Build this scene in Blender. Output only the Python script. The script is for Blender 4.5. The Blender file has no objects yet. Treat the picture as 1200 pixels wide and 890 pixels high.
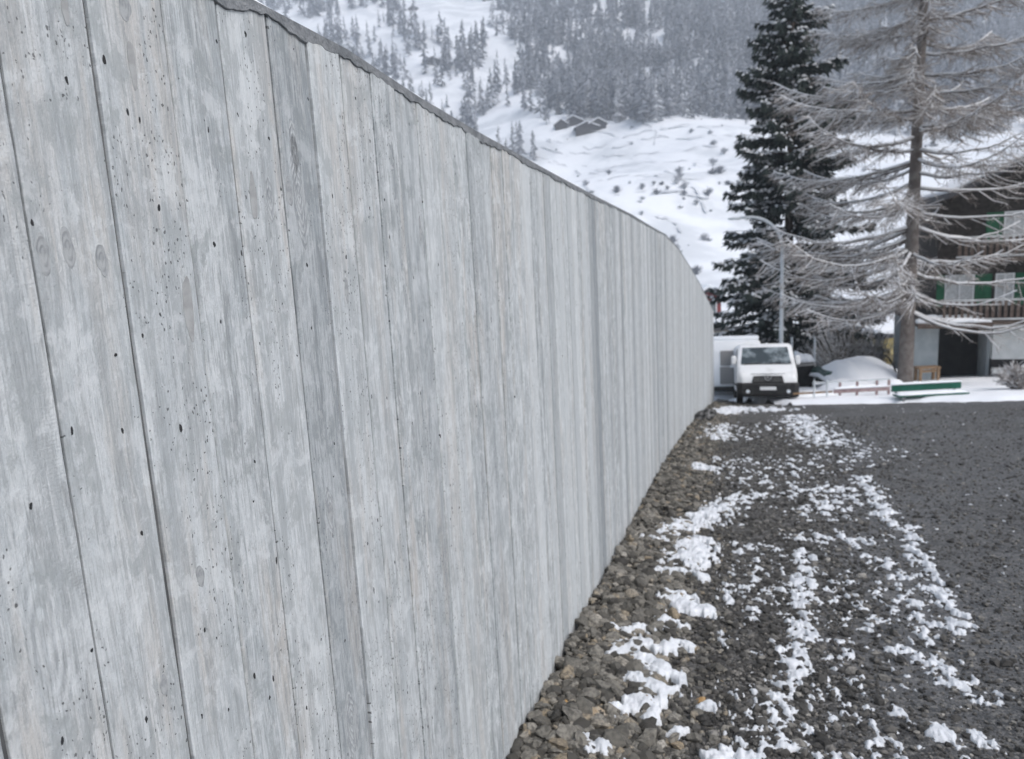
import bpy, math, random
import numpy as np
from mathutils import Vector, Matrix

sc = bpy.context.scene
COL = sc.collection
random.seed(7)
rng = np.random.default_rng(7)
R = math.radians

# ------------------------------------------------------------------ camera
F_PX, PITCH, ROLL, EYE = 850.0, R(9.7), R(3.07), 1.65
fw = Vector((0, math.cos(PITCH), -math.sin(PITCH)))
r0 = Vector((1, 0, 0)); u0 = Vector((0, math.sin(PITCH), math.cos(PITCH)))
rt = r0*math.cos(ROLL) - u0*math.sin(ROLL)
up = u0*math.cos(ROLL) + r0*math.sin(ROLL)
CAM = Vector((0, 0, EYE))
cam = bpy.data.cameras.new("camera")
cam.sensor_width = 36.0
cam.lens = F_PX/1200*36.0
cam.clip_start = 0.05; cam.clip_end = 5000
cam.dof.use_dof = True
cam.dof.focus_distance = 1.3
cam.dof.aperture_fstop = 5.8
co = bpy.data.objects.new("camera", cam); COL.objects.link(co)
M = Matrix((rt, up, -fw)).transposed().to_4x4(); M.translation = CAM
co.matrix_world = M
sc.camera = co

# ------------------------------------------------------------------ light: overcast winter day
SUN_EL, SUN_AZ = R(52), R(128)          # azimuth clockwise from +Y
w = bpy.data.worlds.new("World"); sc.world = w; w.use_nodes = True
nt = w.node_tree; nt.nodes.clear()
sky = nt.nodes.new('ShaderNodeTexSky'); sky.sky_type = 'NISHITA'
sky.sun_disc = False; sky.sun_elevation = SUN_EL; sky.sun_rotation = SUN_AZ
sky.air_density = 1.0; sky.dust_density = 3.0; sky.ozone_density = 1.0
hs = nt.nodes.new('ShaderNodeHueSaturation'); hs.inputs['Hue'].default_value = 0.49; hs.inputs['Saturation'].default_value = 0.72
bg = nt.nodes.new('ShaderNodeBackground'); bg.inputs['Strength'].default_value = 0.12
out = nt.nodes.new('ShaderNodeOutputWorld')
nt.links.new(sky.outputs[0], hs.inputs['Color']); nt.links.new(hs.outputs[0], bg.inputs['Color'])
nt.links.new(bg.outputs[0], out.inputs['Surface'])
sl = bpy.data.lights.new("sun", 'SUN'); sl.energy = 0.9; sl.angle = R(35); sl.color = (1.0, 0.985, 0.96)
so = bpy.data.objects.new("sun", sl); COL.objects.link(so)
sd = Vector((math.sin(SUN_AZ)*math.cos(SUN_EL), math.cos(SUN_AZ)*math.cos(SUN_EL), math.sin(SUN_EL)))
so.rotation_euler = (-sd).to_track_quat('-Z', 'Y').to_euler(); so.location = (20, -20, 40)
sc.view_settings.view_transform = 'Standard'; sc.view_settings.look = 'None'
sc.view_settings.exposure = 0.68; sc.view_settings.gamma = 1.0
sc.render.engine = 'CYCLES'
sc.cycles.max_bounces = 6; sc.cycles.diffuse_bounces = 3; sc.cycles.glossy_bounces = 2
sc.cycles.use_denoising = True

# ------------------------------------------------------------------ measuring helpers
def ray(x, y):
    return fw + rt*((x-600)/F_PX) + up*((445-y)/F_PX)
def at(x, y, Y):
    d = ray(x, y); t = Y/d.y
    return CAM + d*t
SL = 0.154
def on_ground(x, y):
    d = ray(x, y); t = -EYE/(d.z + SL*d.y)
    p = CAM + d*t
    return p
def proj_np(X, Y, Z):
    dx, dy, dz = X-CAM.x, Y-CAM.y, Z-CAM.z
    z = dx*fw.x + dy*fw.y + dz*fw.z
    return (600 + F_PX*(dx*rt.x+dy*rt.y+dz*rt.z)/z, 445 - F_PX*(dx*up.x+dy*up.y+dz*up.z)/z)

# ------------------------------------------------------------------ numpy gradient noise
def perlin(x, y, seed=0):
    x = np.asarray(x, float); y = np.asarray(y, float)
    g = np.random.default_rng(seed)
    perm = g.permutation(256); ang = g.random(256)*2*np.pi
    gx, gy = np.cos(ang), np.sin(ang)
    xi = np.floor(x).astype(int); yi = np.floor(y).astype(int)
    xf, yf = x-xi, y-yi
    u = xf*xf*xf*(xf*(xf*6-15)+10); v = yf*yf*yf*(yf*(yf*6-15)+10)
    def gd(ix, iy, fx, fy):
        h = perm[(perm[ix & 255]+iy) & 255]
        return gx[h]*fx + gy[h]*fy
    a = gd(xi, yi, xf, yf); b = gd(xi+1, yi, xf-1, yf)
    c = gd(xi, yi+1, xf, yf-1); d = gd(xi+1, yi+1, xf-1, yf-1)
    return (a*(1-u)+b*u)*(1-v) + (c*(1-u)+d*u)*v
def fbm(x, y, o=4, seed=0, gain=0.5):
    s = 0; a = 1; f = 1
    for i in range(o):
        s = s + a*perlin(np.asarray(x)*f, np.asarray(y)*f, seed+i*17); a *= gain; f *= 2.03
    return s*1.5
def smooth(a, b, x):
    t = np.clip((x-a)/(b-a), 0, 1); return t*t*(3-2*t)

# ------------------------------------------------------------------ materials
def mat(name, color=(.5, .5, .5), rough=0.7, metal=0.0, spec=0.5):
    m = bpy.data.materials.new(name); m.use_nodes = True
    b = m.node_tree.nodes['Principled BSDF']
    b.inputs['Base Color'].default_value = (*color, 1)
    b.inputs['Roughness'].default_value = rough
    b.inputs['Metallic'].default_value = metal
    b.inputs['Specular IOR Level'].default_value = spec
    return m
class NT:
    def __init__(s, m): s.t = m.node_tree; s.b = s.t.nodes['Principled BSDF']
    def n(s, typ, **kw):
        nd = s.t.nodes.new(typ)
        for k, v in kw.items():
            if k.startswith('i_'): nd.inputs[k[2:].replace('_', ' ')].default_value = v
            else: setattr(nd, k, v)
        return nd
    def l(s, a, b): s.t.links.new(a, b)
    def val(s, v, sock):
        if isinstance(v, (int, float)): sock.default_value = v
        else: s.l(v, sock)
    def math(s, op, a, b=0.0, c=None, clamp=False):
        nd = s.n('ShaderNodeMath', operation=op, use_clamp=clamp)
        s.val(a, nd.inputs[0]); s.val(b, nd.inputs[1])
        if c is not None: s.val(c, nd.inputs[2])
        return nd.outputs[0]
    def mapr(s, v, a, b, c=0.0, d=1.0):
        nd = s.n('ShaderNodeMapRange', interpolation_type='SMOOTHSTEP')
        s.val(v, nd.inputs[0])
        for i, q in enumerate((a, b, c, d)): s.val(q, nd.inputs[1+i])
        return nd.outputs[0]
    def mix(s, f, a, b, bt='MIX'):
        nd = s.n('ShaderNodeMix', data_type='RGBA', blend_type=bt)
        s.val(f, nd.inputs[0])
        for v, k in ((a, 6), (b, 7)):
            if isinstance(v, tuple): nd.inputs[k].default_value = (*v, 1)
            else: s.l(v, nd.inputs[k])
        return nd.outputs[2]
    def noise(s, vec, scale, detail=4, rough=0.55, dist=0.0):
        nd = s.n('ShaderNodeTexNoise')
        s.l(vec, nd.inputs['Vector']); nd.inputs['Scale'].default_value = scale
        nd.inputs['Detail'].default_value = detail; nd.inputs['Roughness'].default_value = rough
        nd.inputs['Distortion'].default_value = dist
        return nd.outputs[0]
    def vscale(s, vec, sx, sy, sz, off=None):
        nd = s.n('ShaderNodeVectorMath', operation='MULTIPLY'); s.l(vec, nd.inputs[0]); nd.inputs[1].default_value = (sx, sy, sz)
        o = nd.outputs[0]
        if off is not None:
            a = s.n('ShaderNodeVectorMath', operation='ADD'); s.l(o, a.inputs[0]); s.l(off, a.inputs[1]); o = a.outputs[0]
        return o
    def bump(s, h, strength=0.3, dist=0.01, prev=None):
        nd = s.n('ShaderNodeBump'); nd.inputs['Strength'].default_value = strength; nd.inputs['Distance'].default_value = dist
        s.l(h, nd.inputs['Height'])
        if prev is not None: s.l(prev, nd.inputs['Normal'])
        return nd.outputs[0]

def varied(name, c1, c2, scale=5.0, rough=0.8, bump=0.0, bscale=None, coord='Object', spec=0.3, lo=.35, hi=.65):
    m = mat(name, c1, rough, spec=spec); t = NT(m)
    tc = t.n('ShaderNodeTexCoord')
    v = tc.outputs[coord]
    n1 = t.noise(v, scale, 5)
    t.l(t.mix(t.mapr(n1, lo, hi), c1, c2), t.b.inputs['Base Color'])
    if bump:
        n2 = t.noise(v, bscale or scale*6, 4)
        t.l(t.bump(n2, bump, 0.02), t.b.inputs['Normal'])
    return m

def concrete_board():
    m = mat('board_formed_concrete', (.45, .47, .49), 0.82, spec=0.25); t = NT(m)
    tc = t.n('ShaderNodeTexCoord'); oi = t.n('ShaderNodeObjectInfo')
    oc = t.n('ShaderNodeSeparateColor'); t.l(oi.outputs['Color'], oc.inputs[0])
    rnd = oc.outputs[0]
    r2 = t.math('FRACT', t.math('MULTIPLY', rnd, 17.31)); r3 = t.math('FRACT', t.math('MULTIPLY', rnd, 53.7))
    cmb = t.n('ShaderNodeCombineXYZ'); t.l(t.math('MULTIPLY', rnd, 37.0), cmb.inputs[0]); t.l(t.math('MULTIPLY', r2, 91.0), cmb.inputs[2])
    off = cmb.outputs[0]
    P = t.vscale(tc.outputs['Object'], 1, 0.0, 1, off)
    # wobble so grain lines wander
    wv = t.n('ShaderNodeVectorMath', operation='MULTIPLY'); 
    nz = t.n('ShaderNodeTexNoise'); t.l(t.vscale(P, 5, 0, 1.6), nz.inputs['Vector']); nz.inputs['Scale'].default_value = 1; nz.inputs['Detail'].default_value = 2
    t.l(nz.outputs['Color'], wv.inputs[0]); wv.inputs[1].default_value = (0.03, 0, 0)
    ad = t.n('ShaderNodeVectorMath', operation='ADD'); t.l(P, ad.inputs[0]); t.l(wv.outputs[0], ad.inputs[1]); Q = ad.outputs[0]
    big = t.noise(t.vscale(P, 6, 0, 1.3), 1, 4, 0.6)
    mid = t.noise(t.vscale(P, 22, 0, 8), 1, 8, 0.72)
    blot = t.noise(t.vscale(Q, 34, 0, 5.0), 1, 8, 0.75)
    torn = t.noise(t.vscale(Q, 60, 0, 9), 1, 8, 0.78, .6)
    streak = t.noise(t.vscale(Q, 26, 0, 0.9), 1, 6, 0.66)
    streak2 = t.noise(t.vscale(Q, 85, 0, 3.0), 1, 5, 0.68)
    fine = t.noise(t.vscale(Q, 320, 0, 15), 1, 3, 0.6)
    sand = t.noise(t.vscale(P, 420, 0, 300), 1, 2, 0.6)
    warm = t.noise(t.vscale(P, 9, 0, 1.0), 1, 4, 0.6)
    gr_ = oi.outputs['Alpha']
    patch = t.noise(t.vscale(P, 13, 0, 8), 1, 9, 0.72, .4); patch2 = t.noise(t.vscale(P, 30, 0, 20), 1, 7, 0.7)
    c = t.mix(t.mapr(big, .38, .62), (.43, .468, .49), (.545, .582, .602))
    c = t.mix(t.math('MULTIPLY', t.mapr(mid, .45, .58), .50), c, (.64, .668, .68))
    c = t.mix(t.math('MULTIPLY', t.mapr(warm, .49, .60), .78), c, (.535, .505, .47))
    c = t.mix(t.math('MULTIPLY', t.mapr(streak, .51, .59), .62), c, (.30, .325, .34))
    c = t.mix(t.math('MULTIPLY', t.mapr(streak, .48, .40), .55), c, (.68, .71, .73))
    c = t.mix(t.math('MULTIPLY', t.mapr(streak2, .53, .62), t.math('MULTIPLY', gr_, .70)), c, (.235, .255, .268))
    c = t.mix(t.math('MULTIPLY', t.mapr(streak2, .46, .36), t.math('MULTIPLY', gr_, .60)), c, (.75, .775, .79))
    c = t.mix(t.math('MULTIPLY', t.mapr(blot, .545, .62), .68), c, (.235, .25, .26))
    c = t.mix(t.math('MULTIPLY', t.mapr(torn, .55, .61), t.math('MULTIPLY', gr_, .55)), c, (.30, .315, .325))
    c = t.mix(t.math('MULTIPLY', t.mapr(torn, .45, .39), t.math('MULTIPLY', gr_, .50)), c, (.72, .74, .75))
    c = t.mix(t.math('MULTIPLY', t.mapr(fine, .51, .62), t.math('MULTIPLY', gr_, .60)), c, (.22, .235, .245))
    c = t.mix(t.math('MULTIPLY', t.mapr(sand, .45, .68), .22), c, (.22, .23, .24))
    c = t.mix(t.math('MULTIPLY', t.mapr(patch, .53, .61), .70), c, (.30, .326, .334))
    c = t.mix(t.math('MULTIPLY', t.mapr(patch, .47, .40), .48), c, (.72, .75, .765))
    c = t.mix(t.math('MULTIPLY', t.mapr(patch2, .56, .62), .35), c, (.30, .315, .325))
    c = t.mix(t.math('MULTIPLY', t.mapr(patch2, .44, .38), .35), c, (.72, .74, .755))
    # per board tone
    tone = t.math('MULTIPLY', oc.outputs[1], .74)
    c = t.mix(tone, c, (.22, .245, .265))
    c = t.mix(t.math('MULTIPLY', oc.outputs[2], .60), c, (.66, .69, .705))
    # knots with growth rings pressed into the face
    vk = t.n('ShaderNodeTexVoronoi', feature='F1'); t.l(t.vscale(Q, 9, 0, 2.4), vk.inputs['Vector']); vk.inputs['Scale'].default_value = 1; vk.inputs['Randomness'].default_value = 1
    sepk = t.n('ShaderNodeSeparateColor'); t.l(vk.outputs['Color'], sepk.inputs[0])
    pick = t.math('GREATER_THAN', sepk.outputs[0], .72)
    near = t.math('MULTIPLY', t.mapr(vk.outputs['Distance'], .13, .05), pick)
    halo = t.math('MULTIPLY', t.mapr(vk.outputs['Distance'], .42, .10), pick)
    ring = t.math('MULTIPLY', t.math('SINE', t.math('MULTIPLY', vk.outputs['Distance'], 95.0)), halo)
    c = t.mix(t.math('MULTIPLY', near, .62), c, (.25, .262, .275))
    c = t.mix(t.math('MULTIPLY', t.mapr(ring, .35, 1.0), .28), c, (.30, .31, .32))
    # air holes: many tiny ones in patches, a few large black ones
    jn = t.n('ShaderNodeTexNoise'); t.l(t.vscale(P, 150, 0, 90), jn.inputs['Vector']); jn.inputs['Scale'].default_value = 1; jn.inputs['Detail'].default_value = 2
    jm = t.n('ShaderNodeVectorMath', operation='MULTIPLY'); t.l(jn.outputs['Color'], jm.inputs[0]); jm.inputs[1].default_value = (.008, 0, .012)
    ja = t.n('ShaderNodeVectorMath', operation='ADD'); t.l(P, ja.inputs[0]); t.l(jm.outputs[0], ja.inputs[1]); PJ = ja.outputs[0]
    dens = t.noise(t.vscale(P, 7, 0, 2.2), 1, 3, 0.6)
    v1 = t.n('ShaderNodeTexVoronoi', feature='F1'); t.l(t.vscale(PJ, 190, 0, 125), v1.inputs['Vector']); v1.inputs['Scale'].default_value = 1
    s1 = t.n('ShaderNodeSeparateColor'); t.l(v1.outputs['Color'], s1.inputs[0])
    rad1 = t.math('MULTIPLY', t.mapr(dens, .43, .56), t.math('MULTIPLY', t.mapr(s1.outputs[0], .40, 1.0), .33))
    pit1 = t.math('LESS_THAN', v1.outputs['Distance'], rad1)
    v2 = t.n('ShaderNodeTexVoronoi', feature='F1'); t.l(t.vscale(PJ, 34, 0, 20), v2.inputs['Vector']); v2.inputs['Scale'].default_value = 1
    s2 = t.n('ShaderNodeSeparateColor'); t.l(v2.outputs['Color'], s2.inputs[0])
    rad2 = t.math('MULTIPLY', t.mapr(s2.outputs[1], .88, 1.0), .095)
    pit2 = t.math('LESS_THAN', v2.outputs['Distance'], rad2)
    c = t.mix(t.math('MULTIPLY', pit1, .78), c, (.075, .078, .08))
    c = t.mix(pit2, c, (.035, .037, .04))
    t.l(c, t.b.inputs['Base Color'])
    h = t.math('MULTIPLY', t.math('ADD', t.math('MULTIPLY', streak2, .5), t.math('MULTIPLY', fine, .3)), gr_)
    h = t.math('ADD', h, t.math('MULTIPLY', ring, .25))
    h = t.math('SUBTRACT', h, t.math('MULTIPLY', pit1, .8)); h = t.math('SUBTRACT', h, t.math('MULTIPLY', pit2, 2.0))
    h = t.math('ADD', h, t.math('MULTIPLY', blot, .4))
    # faint saw ripple across some boards
    wvv = t.n('ShaderNodeTexWave', bands_direction='Z'); t.l(t.vscale(P, 4, 0, 60), wvv.inputs['Vector']); wvv.inputs['Scale'].default_value = 1; wvv.inputs['Distortion'].default_value = 3
    h = t.math('ADD', h, t.math('MULTIPLY', wvv.outputs['Fac'], t.math('MULTIPLY', t.mapr(big, .56, .66), .05)))
    h = t.math('ADD', h, t.math('MULTIPLY', torn, t.math('MULTIPLY', gr_, .5))); h = t.math('ADD', h, t.math('MULTIPLY', patch2, .9)); h = t.math('ADD', h, t.math('MULTIPLY', sand, .15))
    t.l(t.bump(h, 1.0, .004), t.b.inputs['Normal'])
    return m

def knot_mat():
    m = mat('knot_imprint', (.3, .3, .3), 0.8, spec=.25); t = NT(m)
    tc = t.n('ShaderNodeTexCoord'); P = tc.outputs['Object']
    ln = t.n('ShaderNodeVectorMath', operation='LENGTH'); t.l(t.vscale(P, 1, 0, .42), ln.inputs[0])
    n = t.noise(P, 40, 3)
    d = t.math('ADD', ln.outputs['Value'], t.math('MULTIPLY', n, .010))
    rg = t.math('SINE', t.math('MULTIPLY', d, 1400.0))
    c = t.mix(t.mapr(n, .35, .65), (.27, .285, .295), (.40, .415, .425))
    c = t.mix(t.math('MULTIPLY', t.mapr(rg, .2, 1), .25), c, (.42, .435, .45))
    t.l(c, t.b.inputs['Base Color']); t.l(t.bump(rg, .2, .002), t.b.inputs['Normal'])
    return m

def tone_mat(name, stops, rough=.85, attr=None, bump=.4, bscale=60, spec=.3):
    """stone-like: each piece keeps its own colour from a ramp (attribute or object random)"""
    m = mat(name, stops[0][1], rough, spec=spec); t = NT(m)
    cr = t.n('ShaderNodeValToRGB'); el = cr.color_ramp.elements
    while len(el) < len(stops): el.new(.5)
    for e, (p, c) in zip(el, stops): e.position = p; e.color = (*c, 1)
    if attr: src = t.n('ShaderNodeAttribute', attribute_name=attr).outputs['Fac']
    else: src = t.n('ShaderNodeObjectInfo').outputs['Random']
    t.l(src, cr.inputs[0])
    tc = t.n('ShaderNodeTexCoord'); n = t.noise(tc.outputs['Object'], bscale, 4)
    c = t.mix(t.math('MULTIPLY', t.mapr(n, .38, .62), .62), cr.outputs[0], (.06, .058, .055), 'MIX')
    t.l(c, t.b.inputs['Base Color']); t.l(t.bump(n, bump, .006), t.b.inputs['Normal'])
    return m

def snow_mat(name='snow', c=(.80, .82, .85), bs=30, bd=.01, bstr=.35):
    m = mat(name, c, 0.75, spec=.25); t = NT(m)
    tc = t.n('ShaderNodeTexCoord'); n = t.noise(tc.outputs['Object'], bs, 5)
    t.l(t.bump(n, bstr, bd), t.b.inputs['Normal'])
    return m

MT = {}
MT['board'] = concrete_board()
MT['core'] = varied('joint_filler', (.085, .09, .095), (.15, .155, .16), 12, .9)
MT['smear'] = varied('wet_mortar', (.16, .172, .185), (.25, .262, .275), 22, .75, .4, 120)
MT['knot'] = knot_mat()
MT['dark_hole'] = mat('dark_hole', (.03, .03, .032), .9)
MT['snow'] = snow_mat()
MT['old_snow'] = varied('half_melted_snow', (.60, .63, .67), (.74, .765, .80), 9, .8, .5, 160)
MT['snow_far'] = varied('snow_field_surface', (.62, .645, .675), (.80, .82, .85), .045, .8, .4, .2, lo=.38, hi=.56)
STONE = [(0, (.035, .033, .029)), (.3, (.10, .095, .083)), (.6, (.175, .166, .145)), (.85, (.27, .255, .222)), (.94, (.29, .235, .16)), (1, (.36, .345, .31))]
MT['stone'] = tone_mat('verge_stone', STONE, bscale=2.6)
MT['stone_many'] = tone_mat('verge_stones', STONE, attr='tone', bscale=95)
GRIT = [(0, (.012, .012, .012)), (.3, (.04, .039, .036)), (.55, (.11, .105, .097)), (.8, (.23, .22, .20)), (1, (.46, .44, .40))]
MT['grit_many'] = tone_mat('road_grit', GRIT, attr='tone', rough=.8, spec=.35)

# ------------------------------------------------------------------ mesh builder
def link(o, parent=None):
    COL.objects.link(o)
    if parent is not None: o.parent = parent
    return o
def np_mesh(name, V, Fc, material, parent=None, smooth_=False, tone=None, mats=None, midx=None):
    V = np.ascontiguousarray(V, dtype=np.float32); Fc = np.ascontiguousarray(Fc, dtype=np.int32)
    k = Fc.shape[1]
    me = bpy.data.meshes.new(name)
    me.vertices.add(len(V)); me.vertices.foreach_set('co', V.ravel())
    me.loops.add(Fc.size); me.loops.foreach_set('vertex_index', Fc.ravel())
    me.polygons.add(len(Fc)); me.polygons.foreach_set('loop_start', np.arange(0, Fc.size, k, dtype=np.int32))
    me.update(calc_edges=True)
    for mm in (mats or [material]): me.materials.append(mm)
    if midx is not None: me.polygons.foreach_set('material_index', np.asarray(midx, dtype=np.int32))
    me.polygons.foreach_set('use_smooth', np.full(len(Fc), smooth_))
    if tone is not None:
        a = me.attributes.new('tone', 'FLOAT', 'POINT'); a.data.foreach_set('value', np.asarray(tone, dtype=np.float32))
    return link(bpy.data.objects.new(name, me), parent)

class MB:
    def __init__(s): s.v = []; s.f = []
    def add(s, vs, fs):
        o = len(s.v); s.v.extend(vs); s.f.extend([tuple(i+o for i in f) for f in fs]); return s
    def box(s, a, b):
        x0, y0, z0 = a; x1, y1, z1 = b
        return s.add([(x0, y0, z0), (x1, y0, z0), (x1, y1, z0), (x0, y1, z0), (x0, y0, z1), (x1, y0, z1), (x1, y1, z1), (x0, y1, z1)],
                     [(0, 3, 2, 1), (4, 5, 6, 7), (0, 1, 5, 4), (1, 2, 6, 5), (2, 3, 7, 6), (3, 0, 4, 7)])
    def tube(s, pts, rad, n=6, cap=True):
        pts = [Vector(p) for p in pts]; m = len(pts)
        if isinstance(rad, (int, float)): rad = [rad]*m
        vs = []; ref = None
        for i, p in enumerate(pts):
            d = (pts[min(i+1, m-1)]-pts[max(i-1, 0)])
            if d.length < 1e-9: d = Vector((0, 0, 1))
            d.normalize()
            if ref is None: ref = Vector((0, 0, 1)) if abs(d.z) < .9 else Vector((1, 0, 0))
            a = d.cross(ref).normalized(); b = a.cross(d); ref = b
            for k in range(n):
                t = 2*math.pi*k/n
                vs.append(p + a*(math.cos(t)*rad[i]) + b*(math.sin(t)*rad[i]))
        fs = []
        for i in range(m-1):
            for k in range(n):
                fs.append((i*n+k, i*n+(k+1) % n, (i+1)*n+(k+1) % n, (i+1)*n+k))
        if cap: fs += [tuple(range(n-1, -1, -1)), tuple((m-1)*n+k for k in range(n))]
        return s.add([tuple(v) for v in vs], fs)
    def loft(s, secs, closed=True, cap=True):
        n = len(secs[0]); vs = [p for q in secs for p in q]; fs = []
        for i in range(len(secs)-1):
            for k in range(n if closed else n-1):
                fs.append((i*n+k, i*n+(k+1) % n, (i+1)*n+(k+1) % n, (i+1)*n+k))
        if cap and closed: fs += [tuple(range(n-1, -1, -1)), tuple((len(secs)-1)*n+k for k in range(n))]
        return s.add(vs, fs)
    def prism(s, poly, y0, y1):       # poly in x,z
        n = len(poly)
        vs = [(x, y0, z) for x, z in poly]+[(x, y1, z) for x, z in poly]
        fs = [tuple(range(n)), tuple(range(2*n-1, n-1, -1))]+[(i, i+n, (i+1) % n+n, (i+1) % n) for i in range(n)]
        return s.add(vs, fs)
    def build(s, name, m, parent=None, sm=False, bevel=0, loc=None, seg=2):
        me = bpy.data.meshes.new(name); me.from_pydata([tuple(v) for v in s.v], [], s.f); me.materials.append(m)
        if sm: me.polygons.foreach_set('use_smooth', [True]*len(me.polygons))
        me.update()
        o = link(bpy.data.objects.new(name, me), parent)
        if loc is not None: o.location = loc
        if bevel:
            b = o.modifiers.new('bevel', 'BEVEL'); b.width = bevel; b.segments = seg; b.limit_method = 'ANGLE'; b.angle_limit = R(35)
        return o

def thing(name, label, cat, loc=(0, 0, 0), rz=0.0, group=None):
    o = bpy.data.objects.new(name, None); COL.objects.link(o)
    o.empty_display_size = .2; o.location = loc; o.rotation_euler = (0, 0, rz)
    return tag(o, label, cat, group)
def tag(o, label, cat, group=None):
    o['label'] = label; o['category'] = cat
    if group: o['group'] = group
    return o
def kind(o, k): o['kind'] = k; return o

def ico(sub=0):
    t = (1+5**.5)/2
    v = [(-1, t, 0), (1, t, 0), (-1, -t, 0), (1, -t, 0), (0, -1, t), (0, 1, t), (0, -1, -t), (0, 1, -t), (t, 0, -1), (t, 0, 1), (-t, 0, -1), (-t, 0, 1)]
    f = [(0, 11, 5), (0, 5, 1), (0, 1, 7), (0, 7, 10), (0, 10, 11), (1, 5, 9), (5, 11, 4), (11, 10, 2), (10, 7, 6), (7, 1, 8), (3, 9, 4), (3, 4, 2), (3, 2, 6), (3, 6, 8), (3, 8, 9), (4, 9, 5), (2, 4, 11), (6, 2, 10), (8, 6, 7), (9, 8, 1)]
    v = [tuple(np.array(p)/np.linalg.norm(p)) for p in v]
    for _ in range(sub):
        c = {}; nf = []
        def mid(a, b):
            k = (min(a, b), max(a, b))
            if k not in c:
                p = (np.array(v[a])+np.array(v[b])); v.append(tuple(p/np.linalg.norm(p))); c[k] = len(v)-1
            return c[k]
        for a, b, d in f:
            x, y, z = mid(a, b), mid(b, d), mid(d, a); nf += [(a, x, z), (b, y, x), (d, z, y), (x, y, z)]
        f = nf
    return np.array(v), np.array(f)
ICO0, ICO1, ICO2 = ico(0), ico(1), ico(2)

def rocks(base, pos, size, flat=.65, jit=.28, g=rng):
    """many rough stones at once -> V (N,k,3) and faces"""
    bv, bf = base; n = len(pos); k = len(bv)
    V = np.repeat(bv[None], n, 0)*(1+g.uniform(-jit, jit, (n, k, 1)))
    # a couple of flattened facets
    for _ in range(3):
        nr = g.normal(size=(n, 1, 3)); nr /= np.linalg.norm(nr, axis=2, keepdims=True)
        d = (V*nr).sum(2, keepdims=True); cut = g.uniform(.45, .8, (n, 1, 1))
        V = V - nr*np.maximum(d-cut, 0)
    V = V*np.stack([g.uniform(.75, 1.25, n), g.uniform(.7, 1.1, n), np.full(n, flat)*g.uniform(.7, 1.2, n)], 1)[:, None, :]
    a = g.uniform(0, 2*np.pi, n); tl = g.normal(0, .3, n)
    ca, sa = np.cos(a)[:, None], np.sin(a)[:, None]; ct, st = np.cos(tl)[:, None], np.sin(tl)[:, None]
    y, z = V[..., 1]*ct-V[..., 2]*st, V[..., 1]*st+V[..., 2]*ct
    x = V[..., 0]
    V = np.stack([x*ca-y*sa, x*sa+y*ca, z], 2)*size[:, None, None] + pos[:, None, :]
    Fc = bf[None]+(np.arange(n)*k)[:, None, None]
    return V, Fc

# ================================================================== TERRAIN
WA, WB = .29, -.856
def wall_x(Y): return WA*Y+WB+.00245*np.maximum(np.asarray(Y, float)-8, 0)**2
def gz(Y):
    """village slope running down from the camera, flattening into the valley floor"""
    Y = np.asarray(Y, float)
    return np.interp(Y, [-200, 0, 38, 46, 56, 70, 120, 200, 300, 450, 600, 900, 1150, 1600],
                     [20, 0, -5.85, -6.9, -7.7, -8.1, -6.5, 6, 30, 80, 150, 325, 500, 760])
def far_z(X, Y):
    k = smooth(90, 260, Y)
    z = gz(Y) + k*(fbm(X/140, Y/140, 4, 31)*14 + fbm(X/45, Y/60, 3, 5)*3.0) + k*.012*X
    return z

# ground sheet (under everything)
xs = np.concatenate([np.linspace(-60, -6, 14), np.linspace(-5, 40, 46), np.linspace(43, 120, 20)])
ys = np.concatenate([np.linspace(-40, 0, 9), np.linspace(1, 60, 60), np.linspace(62, 110, 13)])
def grid(xs, ys, zf):
    X, Y = np.meshgrid(xs, ys); Z = zf(X, Y)
    nx, ny = len(xs), len(ys)
    i = np.arange(ny-1)[:, None]*nx+np.arange(nx-1)[None]
    Fq = np.stack([i, i+1, i+1+nx, i+nx], -1).reshape(-1, 4)
    return np.stack([X, Y, Z], -1).reshape(-1, 3), Fq
V, Fq = grid(xs, ys, lambda X, Y: gz(Y)-.06)
kind(np_mesh('snowy_ground', V, Fq, MT['snow_far'], smooth_=True), 'structure')
V, Fq = grid(np.linspace(-620, 1150, 170), np.concatenate([np.linspace(108, 480, 90), np.linspace(486, 1200, 90)]), far_z)
V_HILL = V
hill = kind(np_mesh('mountain_hillside', V, Fq, MT['snow_far'], smooth_=True), 'structure')

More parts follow.
